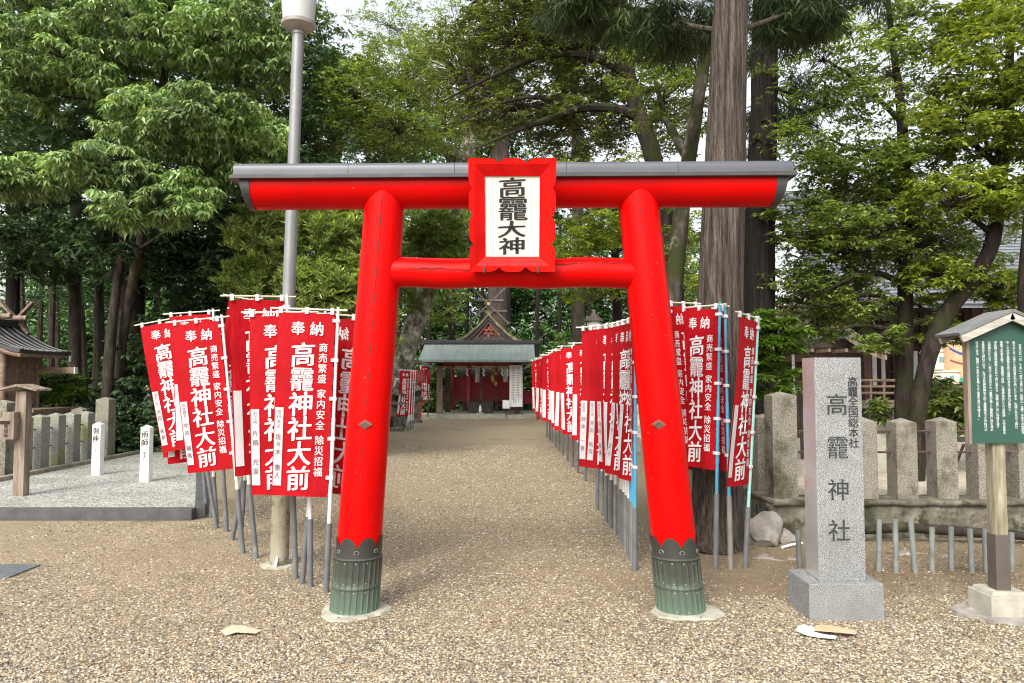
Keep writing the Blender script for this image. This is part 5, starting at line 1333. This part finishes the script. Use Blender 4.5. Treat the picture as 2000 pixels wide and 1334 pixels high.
tree('branching_tree', 'dark crooked tree with long bare side limb above the gate plaque',
     [(1330, 900, 13, 50), (1308, 500, 13, 42), (1276, 310, 13, 36), (1248, 225, 13, 33), (1228, 150, 13, 30), (1212, 60, 13, 26), (1190, -60, 13, 26)],
     [(1000, 70, 13.2, 150, 80, 1.2, 150), (1130, 90, 13.4, 130, 90, 1.2, 140), (1010, 215, 13.2, 150, 60, 1.0, 110), (1130, 255, 13.6, 100, 55, .9, 80), (1210, 100, 13.6, 90, 110, 1.2, 100), (900, 150, 13.6, 100, 90, 1.0, 80), (1050, 10, 13, 180, 50, 1.0, 90), (1320, 240, 13.8, 80, 80, .8, 60), (1330, 110, 13.8, 80, 90, .8, 60), (1210, 240, 14, 60, 60, .8, 40)],
     'small', M['leaf_dark_olive'], M['bark_moss'], n=16, amp=.02, foot=-.05, padf=.3, twig_r=.011,
     branches=[[(1252, 232, 13, 24), (1200, 212, 12.9, 20), (1130, 213, 12.8, 16), (1060, 236, 12.7, 12), (1000, 260, 12.6, 7), (930, 290, 12.5, 3)],
               [(1225, 145, 13, 22), (1150, 110, 12.9, 15), (1060, 110, 12.8, 11), (960, 150, 12.6, 7), (860, 200, 12.5, 3)],
               [(1215, 90, 13, 20), (1130, 40, 13, 13), (1000, 20, 13, 8)],
               [(1120, 214, 12.8, 12), (1050, 190, 12.7, 9), (970, 205, 12.6, 6), (880, 250, 12.5, 3)]])
# left: the bright broad-leaved tree and the dark grove
tree('broadleaf_tree', 'large bright green broad-leaved tree with drooping layered foliage, filling the upper left',
     [(222, 860, 16.6, 26), (236, 690, 16.4, 20), (262, 540, 16, 18), (288, 400, 15.4, 16), (310, 240, 14.8, 16), (330, 60, 14.4, 12), (340, -80, 14.4, 8)],
     [(330, 240, 13.4, 130, 70, 1.0, 75), (420, 215, 13.2, 90, 60, 0.9, 50), (110, 100, 13.6, 130, 70, 1.0, 75), (260, 60, 14.0, 120, 60, 1.1, 62), (450, 70, 14.1, 110, 70, 1.1, 69), (60, 330, 12.8, 110, 45, 0.9, 52), (200, 320, 12.7, 100, 45, 0.9, 52), (330, 360, 13.0, 90, 40, 0.8, 39), (270, 400, 12.5, 95, 38, 0.8, 41), (350, 405, 12.7, 60, 30, 0.6, 18), (485, 250, 14.0, 75, 60, 1.0, 46), (520, 130, 14.4, 70, 60, 1.0, 41), (470, 340, 14.4, 70, 50, 0.9, 34), (30, 170, 14.0, 70, 50, 0.9, 25), (170, -20, 14.0, 220, 40, 1.1, 57), (420, -20, 14.4, 160, 40, 1.1, 50), (240, 170, 14.0, 80, 40, 0.9, 27)],
     'broad', M['leaf_bright'], M['bark_slim'], n=16, amp=.015, padf=.36, foot=.05, twig_every=1)
DG = 'dark evergreens of the left-hand grove'
def dtree(label, tp, blobs, **k): return tree('evergreen_tree', label, tp, blobs, 'dark', M['leaf_dark'], M['bark_slim'] if 'tan' in label else M['bark_dark'], DG, foot=.05, n=12, padf=.42, twig_every=3, **k)
dtree('thin tan trunk curving up left of the bright broad-leaved tree, under dark leaves', [(206, 780, 16, 22), (214, 690, 16, 20), (228, 560, 16, 17), (245, 440, 16, 14), (270, 280, 16, 12)], [(150, 250, 16, 190, 110, 1.6, 90), (60, 420, 16.5, 130, 80, 1.4, 56), (240, 470, 16.5, 120, 60, 1.2, 40)])
dtree('black broad trunk in deep shade behind the thin tan trunk', [(248, 850, 18, 64), (250, 700, 18, 60), (252, 560, 18, 60), (255, 400, 18, 56), (260, 200, 18, 50)], [(330, 450, 17.5, 150, 90, 1.6, 80), (420, 330, 17.5, 150, 120, 1.6, 90), (330, 130, 17.5, 220, 130, 1.8, 120), (500, 480, 17, 90, 70, 1.3, 46)])
dtree('dark straight trunk behind the tops of the left-hand banners', [(418, 850, 19, 40), (419, 650, 19, 36), (422, 450, 19, 32), (428, 200, 19, 28)], [(420, 530, 18, 120, 70, 1.5, 60), (390, 640, 18, 130, 60, 1.4, 56), (560, 330, 19, 130, 140, 1.8, 100), (560, 150, 19.5, 140, 140, 1.8, 100), (460, 30, 19, 160, 100, 1.8, 70), (350, 730, 17, 90, 60, 1.2, 34)])
dtree('dark evergreen at the far left edge above the small shrine', [(20, 850, 20, 30), (25, 600, 20, 24), (30, 300, 20, 20)], [(40, 480, 19.5, 110, 60, 1.4, 44), (40, 230, 19, 140, 120, 1.6, 80), (80, 40, 19, 200, 110, 1.8, 90)])
dtree('dark evergreen trunk half way between the small shrine and the tan trunks', [(150, 850, 21, 26), (146, 620, 21, 22), (150, 300, 21, 18)], [(150, 500, 20.5, 120, 60, 1.4, 46), (200, 60, 20, 240, 130, 1.8, 110)])
SLIM = 'slim grey trunks of the left-hand grove'
for i, (u, Y, wd, lean, nm) in enumerate([(12, 27, 10, 4, 'slim trunk at the very left edge above the small shrine roof'), (52, 25, 12, -6, 'slim trunk above the small shrine finials'), (74, 29, 9, 5, 'slim trunk right of the small shrine finials, farther back'), (98, 24, 13, 3, 'slim trunk above the small shrine eave'), (116, 28, 10, -4, 'slim trunk over the tip of the small shrine eave'), (134, 31, 9, 6, 'slim pale trunk in the gap between shrine eave and grove'),
        (168, 25, 14, -8, 'slim trunk leaning left, just right of the shrine eave'), (186, 23, 12, 3, 'slim trunk left of the tan curving one'), (196, 22, 16, 0, 'pale blotched trunk standing closest to the tan curving one'), (300, 24, 12, 5, 'slim trunk above the leftmost banner'), (345, 26, 12, -4, 'slim trunk above the readable leaning banner')]):
    tree('slim_tree', nm, [(u, 815, Y, wd * 1.15), (u + lean, 640, Y, wd), (u + lean * 2.2, 480, Y, wd * .8), (u + lean * 3, 330, Y, wd * .6)], [(u + 10 * math.sin(i * 2), 500 + 22 * (i % 4), Y, 55, 70, 1.2, 11), (u, 410, Y, 60, 70, 1.2, 14)], 'mid', M['leaf_dark'], M['bark_slim'], SLIM, foot=.05, n=8, twig_every=2)
tree('nagi_tree', 'dense bushy tree with narrow leaves in starry tufts between lamp post and left gate post', [(640, 850, 15.5, 40), (636, 650, 15.5, 34), (630, 480, 15.5, 28), (640, 330, 15.5, 20)],
     [(520, 460, 14.6, 70, 60, .9, 132), (640, 440, 14.6, 90, 60, .9, 154), (640, 560, 14.6, 100, 80, .9, 198), (550, 590, 15, 80, 70, .9, 132), (700, 520, 15, 60, 100, .9, 132), (600, 680, 15.2, 110, 70, .9, 154), (480, 560, 15.6, 50, 60, .8, 61), (720, 640, 15.4, 60, 90, .9, 101)],
     'podo', M['leaf_podo'], M['bark_dark'], padf=.19, twig_every=5, amp=.02)
tree('background_tree', 'fresh green small-leaved tree behind the top of the lamp post', [(640, 840, 24, 30), (646, 500, 24, 26), (660, 200, 24, 20)],
     [(640, 170, 22.5, 80, 90, 1.6, 70), (720, 250, 23, 80, 60, 1.5, 50), (600, 270, 22, 70, 80, 1.5, 54), (690, 130, 24, 60, 40, 1.3, 24), (620, 60, 23, 60, 50, 1.4, 30), (780, 330, 23, 90, 60, 1.5, 44)], 'mid', M['leaf_mid'], M['bark_slim'], padf=.34, twig_every=2)
tree('camphor_tree', 'old leaning tree with mottled pale bark left of the shrine, bearing olive yellow foliage', [(764, 812, 26, 56), (782, 730, 26, 44), (803, 652, 26, 40), (836, 564, 26, 38), (868, 460, 26, 34), (900, 340, 26, 30), (930, 230, 26, 30), (950, 100, 26, 24)],
     [(700, 190, 20, 100, 70, 1.6, 117), (800, 140, 20, 110, 70, 1.6, 117), (780, 250, 20, 130, 50, 1.6, 117), (880, 240, 21, 100, 60, 1.5, 83), (900, 60, 22, 120, 70, 1.6, 91), (760, 50, 22, 90, 45, 1.4, 52), (650, 270, 20, 60, 40, 1.2, 39), (860, 160, 21, 80, 60, 1.4, 57)],
     'olive', M['leaf_olive'], M['bark_grey'], n=28, amp=.06, padf=.34, limb_r=.35,
     branches=[[(900, 330, 25.5, 26), (840, 260, 23, 18), (770, 220, 21, 12), (690, 200, 20, 7), (620, 230, 19.5, 3)], [(905, 310, 25.5, 22), (860, 280, 22, 14), (780, 275, 20.5, 9), (700, 290, 20, 4)], [(930, 220, 26, 22), (880, 130, 23, 14), (800, 90, 21, 7)]])
tree('young_tree', 'young pale green tree in the gap between left gate post and plaque', [(885, 820, 36, 8), (880, 650, 36, 8), (860, 450, 36, 7)],
     [(830, 440, 35, 60, 50, 1.6, 50), (880, 530, 35, 60, 40, 1.6, 40), (900, 450, 35, 50, 60, 1.6, 40), (860, 600, 35, 60, 40, 1.4, 30), (850, 450, 24.5, 50, 40, 1.0, 44), (890, 500, 24.5, 40, 40, 1.0, 30), (810, 500, 24.5, 26, 50, .8, 24), (800, 590, 24.6, 18, 36, .6, 12)], dict(SPEC['podo'], L=.22), M['leaf_right'], M['bark_slim'], padf=.34, twig_every=2)
tree('cedar_tree', 'tall pale cedar trunk directly behind the shrine roof', [(975, 830, 44, 60), (975, 650, 44, 47), (976, 500, 44, 43), (977, 300, 44, 36), (978, 100, 44, 28)], [(960, 250, 44, 80, 60, 2.5, 30), (980, 130, 44, 70, 60, 2.5, 26)], 'far', M['leaf_cedar'], M['bark_cedar'], n=26, amp=.06, twig_every=3)
tree('cedar_tree', 'straight slim cedar trunk right of the shrine, seen below the gate beam', [(1132, 830, 33, 26), (1130, 600, 33, 23), (1128, 420, 33, 21), (1124, 200, 33, 17), (1120, 60, 33, 14)], [(1120, 170, 33, 90, 60, 2, 30), (1140, 330, 33, 60, 30, 1.6, 16)], 'far', M['leaf_cedar'], M['bark_slim'], n=16, twig_every=3)
tree('maple_tree', 'dark thin-trunked tree with yellow-green leaves between the slim cedar and the right gate post', [(1208, 820, 27, 22), (1206, 640, 27, 20), (1202, 520, 27, 17), (1196, 380, 27, 14)],
     [(1120, 470, 25, 60, 50, 1.3, 56), (1190, 440, 25, 50, 50, 1.3, 50), (1180, 540, 25, 60, 40, 1.3, 50), (1320, 470, 25, 46, 80, 1.3, 50), (1340, 560, 25, 40, 40, 1.2, 24), (1130, 560, 26, 40, 30, 1.2, 20), (1240, 350, 25, 100, 50, 1.3, 50), (1100, 340, 25, 70, 40, 1.3, 30)],
     dict(SPEC['yellow'], L=.14, ros=15, simple=1), M['leaf_yellow'], M['bark_dark'], padf=.36, twig_every=2)
# right: the two small-leaved trees on the raised court
tree('slim_court_tree', 'slim upright dark-stemmed tree with small loose leaves on the raised court at right',
     [(1764, 838, 10.6, 46), (1766, 800, 10.6, 34), (1768, 640, 10.6, 29), (1768, 500, 10.6, 26), (1766, 330, 10.6, 22), (1758, 200, 10.6, 17), (1740, 60, 10.6, 11), (1730, -60, 10.6, 7)],
     [(1600, 120, 10.8, 120, 100, 1.0, 67), (1720, 150, 10.8, 120, 110, 1.0, 82), (1560, 300, 11, 80, 80, .9, 48), (1660, 330, 10.6, 110, 80, .9, 90), (1780, 320, 10.4, 100, 80, .9, 74), (1570, 430, 10.8, 80, 60, .8, 69), (1680, 460, 10.5, 100, 60, .8, 95), (1560, 560, 11, 70, 60, .7, 64), (1660, 580, 10.8, 90, 45, .7, 69), (1720, 660, 10.4, 50, 30, .5, 23), (1800, 480, 10.6, 80, 60, .8, 64), (1650, 20, 11, 140, 60, 1.0, 37), (1620, 500, 11.2, 130, 70, .8, 50), (1700, 400, 11.3, 150, 90, .9, 64), (1880, 480, 11.0, 100, 80, .8, 50), (1800, 600, 11.0, 90, 40, .6, 28), (1800, 30, 10.8, 110, 70, 1.0, 48), (1590, 640, 11.2, 70, 30, .5, 25)],
     'small', M['leaf_right'], M['bark_moss'], n=18, amp=.012, foot=.33, padf=.36, twig_r=.004,
     branches=[[(1766, 560, 10.6, 16), (1720, 535, 10.5, 11), (1660, 545, 10.4, 8), (1600, 575, 10.4, 4)], [(1766, 600, 10.6, 14), (1700, 575, 10.5, 9), (1620, 598, 10.5, 6), (1560, 600, 10.5, 3)], [(1766, 655, 10.6, 15), (1720, 640, 10.5, 10), (1670, 636, 10.4, 6), (1630, 650, 10.4, 3)], [(1766, 345, 10.6, 15), (1720, 300, 10.5, 10), (1660, 290, 10.6, 6), (1580, 250, 10.8, 3)], [(1762, 240, 10.6, 13), (1700, 180, 10.7, 8), (1620, 120, 10.8, 4)], [(1766, 460, 10.6, 14), (1700, 420, 10.6, 8), (1600, 400, 10.7, 4)]])
tree('curved_court_tree', 'thick mossy tree curving out to the right beside the notice board',
     [(1782, 846, 10.0, 42), (1795, 790, 10.0, 33), (1808, 720, 10.0, 31), (1826, 660, 10.0, 31), (1852, 605, 10.0, 30), (1900, 545, 9.9, 30), (1932, 490, 9.8, 27), (1946, 420, 9.8, 23), (1960, 300, 9.8, 24), (1972, 150, 9.8, 16), (1975, 0, 9.8, 10)],
     [(1930, 100, 9.8, 100, 110, .9, 94), (1880, 240, 9.8, 100, 80, .8, 74), (1990, 220, 9.6, 80, 100, .8, 62), (1860, 380, 9.8, 100, 60, .8, 78), (1980, 380, 9.6, 60, 70, .7, 51), (1840, 540, 10.2, 80, 45, .6, 54), (1950, 550, 10.2, 60, 40, .6, 33), (1930, 0, 9.8, 120, 50, .8, 44), (1840, 640, 10.4, 50, 30, .5, 20), (1990, 570, 10.3, 50, 40, .6, 23)],
     'yellow', M['leaf_yellow'], M['bark_moss'], n=22, amp=.02, foot=.33, padf=.36, twig_r=.004,
     branches=[[(1946, 430, 9.8, 22), (1975, 400, 9.7, 18), (2010, 375, 9.6, 14)], [(1840, 640, 10.0, 24), (1880, 655, 9.9, 14), (1930, 640, 9.8, 7)], [(1955, 330, 9.8, 16), (1900, 280, 9.8, 9), (1840, 230, 9.8, 4)], [(1940, 460, 9.8, 14), (1890, 420, 9.8, 9), (1830, 390, 9.8, 4)]])
tree('edge_tree', 'brown trunk at the right edge of the view above the notice board roof', [(2020, 850, 9, 50), (2016, 640, 9, 44), (2012, 540, 9, 40), (2030, 300, 9, 30)], [(2040, 200, 9.4, 60, 120, .8, 24)], 'yellow', M['leaf_yellow'], M['bark_moss'], n=16, foot=.33)
# shrubs
def shrub(label, u, v, Y, blobs, spec, leaf, foot=.0, name='shrub'):
    p = at(u, v, Y); return tree(name, label, [(u, v, Y, 10), (u + 2, v - 30, Y, 8), (u + 4, v - 70, Y, 5)], blobs, spec, leaf, M['twig'], None, foot, 6, .002, cat='shrub', crown_name='foliage', twig_every=2, twig_r=.004)
shrub('fresh green feathery bush behind the rightmost banner and the granite name pillar', 1505, 850, 9.4, [(1490, 640, 9.6, 46, 40, .4, 20), (1520, 690, 9.4, 46, 40, .4, 24), (1498, 740, 9.5, 46, 40, .4, 20), (1535, 640, 9.5, 34, 30, .4, 12), (1480, 690, 9.6, 30, 40, .4, 12)], 'fern', M['leaf_fern'], .34)
shrub('glossy broad-leaved shrub behind the fence beside the notice board', 1850, 850, 10.8, [(1840, 780, 10.8, 56, 46, .5, 44), (1885, 800, 10.8, 50, 44, .5, 36), (1800, 815, 10.8, 30, 30, .4, 12), (1715, 800, 10.9, 26, 20, .3, 10)], 'shrub', M['leaf_right'], .34)
shrub('feathery mid-green bush behind the left fence, right of the small shrine', 100, 850, 17, [(100, 745, 17, 60, 26, .7, 34), (140, 760, 16.5, 50, 22, .6, 22), (80, 785, 17, 50, 26, .7, 24)], dict(SPEC['fern'], L=.13), M['leaf_mid'], .05)
shrub('spray of bright yellow-green leaves on the bush behind the left fence', 140, 850, 15.8, [(135, 765, 15.8, 34, 14, .3, 14), (120, 778, 15.9, 20, 10, .3, 8)], dict(SPEC['fern'], L=.11), M['leaf_fern'], .05)
shrub('dark ivy-covered bank between the left fence and the leftmost banner', 260, 880, 16.5, [(230, 780, 16.6, 40, 70, .7, 60), (270, 820, 16.2, 50, 50, .7, 60), (300, 860, 16.6, 60, 34, .6, 40), (245, 700, 16.8, 30, 60, .5, 34), (340, 850, 17.2, 50, 40, .6, 34)], 'ivy', M['leaf_dark'], .05, 'ivy_bank')
shrub('dark low hedge behind the second left fence', 80, 860, 18.5, [(60, 810, 18.5, 90, 30, .6, 44), (150, 810, 18.5, 60, 34, .6, 34)], 'ivy', M['leaf_dark'], .05, 'hedge')
shrub('dark understorey bush behind the left-hand bunch of banners', 470, 870, 18, [(400, 800, 18, 90, 60, 1.0, 60), (520, 760, 18, 100, 80, 1.0, 70), (620, 780, 18, 90, 60, 1.0, 50), (700, 740, 19, 50, 80, .9, 36)], 'dark', M['leaf_dark'], .0, 'understorey_bush')
shrub('green bush beside the left pillar of the shrine', 850, 826, 33.5, [(840, 770, 33.5, 18, 40, .6, 20), (850, 740, 34, 16, 30, .6, 12)], dict(SPEC['far'], L=.2), M['leaf_mid'], .0)
shrub('green bush right of the shrine behind the far banners', 1070, 826, 35, [(1060, 740, 35, 26, 50, 1.0, 24), (1100, 700, 35, 40, 50, 1.0, 24)], dict(SPEC['far'], L=.2), M['leaf_mid'], .0)
# the wood behind the shrine, one mass
P, Q = [], []
def mass(u, v, Y, ru, rvv, rd, n):
    c = at(u, v, Y); pd = blob_pads(c, (ru / F * Y, rd, rvv / F * Y), n); pd = pd[pd[:, 2] > .1]; P.append(pd); Q.append(rv.uniform(.8, 1.5, len(pd)))
for (u, v, Y, ru, rr_, rd, n) in [(700, 760, 42, 130, 90, 3, 130), (870, 760, 42, 120, 90, 3, 130), (1010, 740, 43, 140, 110, 3, 170), (1180, 740, 42, 140, 100, 3, 150), (1330, 740, 42, 120, 100, 3, 110), (760, 600, 46, 140, 120, 3, 150), (930, 580, 47, 140, 120, 3, 170), (1080, 590, 47, 130, 110, 3, 150), (1230, 600, 46, 130, 110, 3, 130), (800, 430, 50, 150, 120, 3, 130), (960, 420, 50, 140, 120, 3, 130), (1100, 430, 50, 120, 100, 3, 90), (660, 420, 48, 120, 140, 3, 110), (560, 700, 44, 140, 120, 3, 110), (520, 500, 46, 140, 150, 3, 110), (1260, 470, 49, 110, 60, 3, 50), (860, 290, 52, 140, 90, 3, 80), (1420, 700, 44, 120, 110, 3, 60), (400, 640, 38, 130, 90, 3, 110), (260, 660, 38, 120, 90, 3, 90), (130, 700, 37, 110, 90, 3, 80), (20, 720, 37, 90, 80, 3, 60), (60, 590, 39, 110, 50, 3, 34), (200, 560, 39, 120, 50, 3, 50), (320, 520, 39, 110, 90, 3, 70), (740, 220, 52, 130, 90, 3, 60), (1000, 280, 54, 140, 80, 3, 50), (1340, 560, 46, 110, 80, 3, 60)]:
    mass(u, v, Y, ru, rr_, rd, int(n * 1.15))
V, Fc = leaf_cloud(np.vstack(P), np.concatenate(Q), SPEC['far'])
tag(link('woodland', raw_mesh('woodland', V, Fc, M['leaf_far'])), 'dark green wood closing the view behind the shrine', 'woodland', kind='stuff')
tr = MB()
for i in range(16):
    u = 700 + i * 42 + 14 * math.sin(i * 5); Y = 39.5 + (i * 7 % 5) * .8; p = at(u, 740, Y); tr.tube([(p.x, Y, -.1), (p.x + .1, Y, 5), (p.x + .15, Y, 11)], [.13, .11, .08], 7)
tag(tr.build('woodland_stems', M['bark_dark'], None, True), 'thin stems standing in the wood behind the shrine', 'woodland', kind='stuff')
# fallen leaves
n = 2600
x = np.concatenate([rv.uniform(1.3, 5.5, 900), rv.uniform(-9.5, -8.0, 500), rv.uniform(-4.2, 2.2, 1200)]); y = np.concatenate([rv.uniform(5.9, 8.0, 900), rv.uniform(10.5, 19, 500), rv.uniform(4.3, 22, 1200)])
D = unit(np.stack([rv.normal(0, 1, n), rv.normal(0, 1, n), rv.normal(0, .15, n)], -1)); S = unit(np.cross(D, [0, 0, 1.0])); L = rv.uniform(.012, .035, n)[:, None]
B = np.stack([x, y, np.where(x < -7.9, .085, .016)], -1)
V = np.stack([B, B + D * L * .5 + S * L * .28 + [0, 0, .004], B + D * L, B + D * L * .5 - S * L * .28], 1).reshape(-1, 3)
tag(link('fallen_leaves', raw_mesh('fallen_leaves', V, np.arange(n * 4).reshape(-1, 4), M['litter'])), 'small dry fallen leaves scattered over gravel and earth', 'leaf litter', kind='stuff')
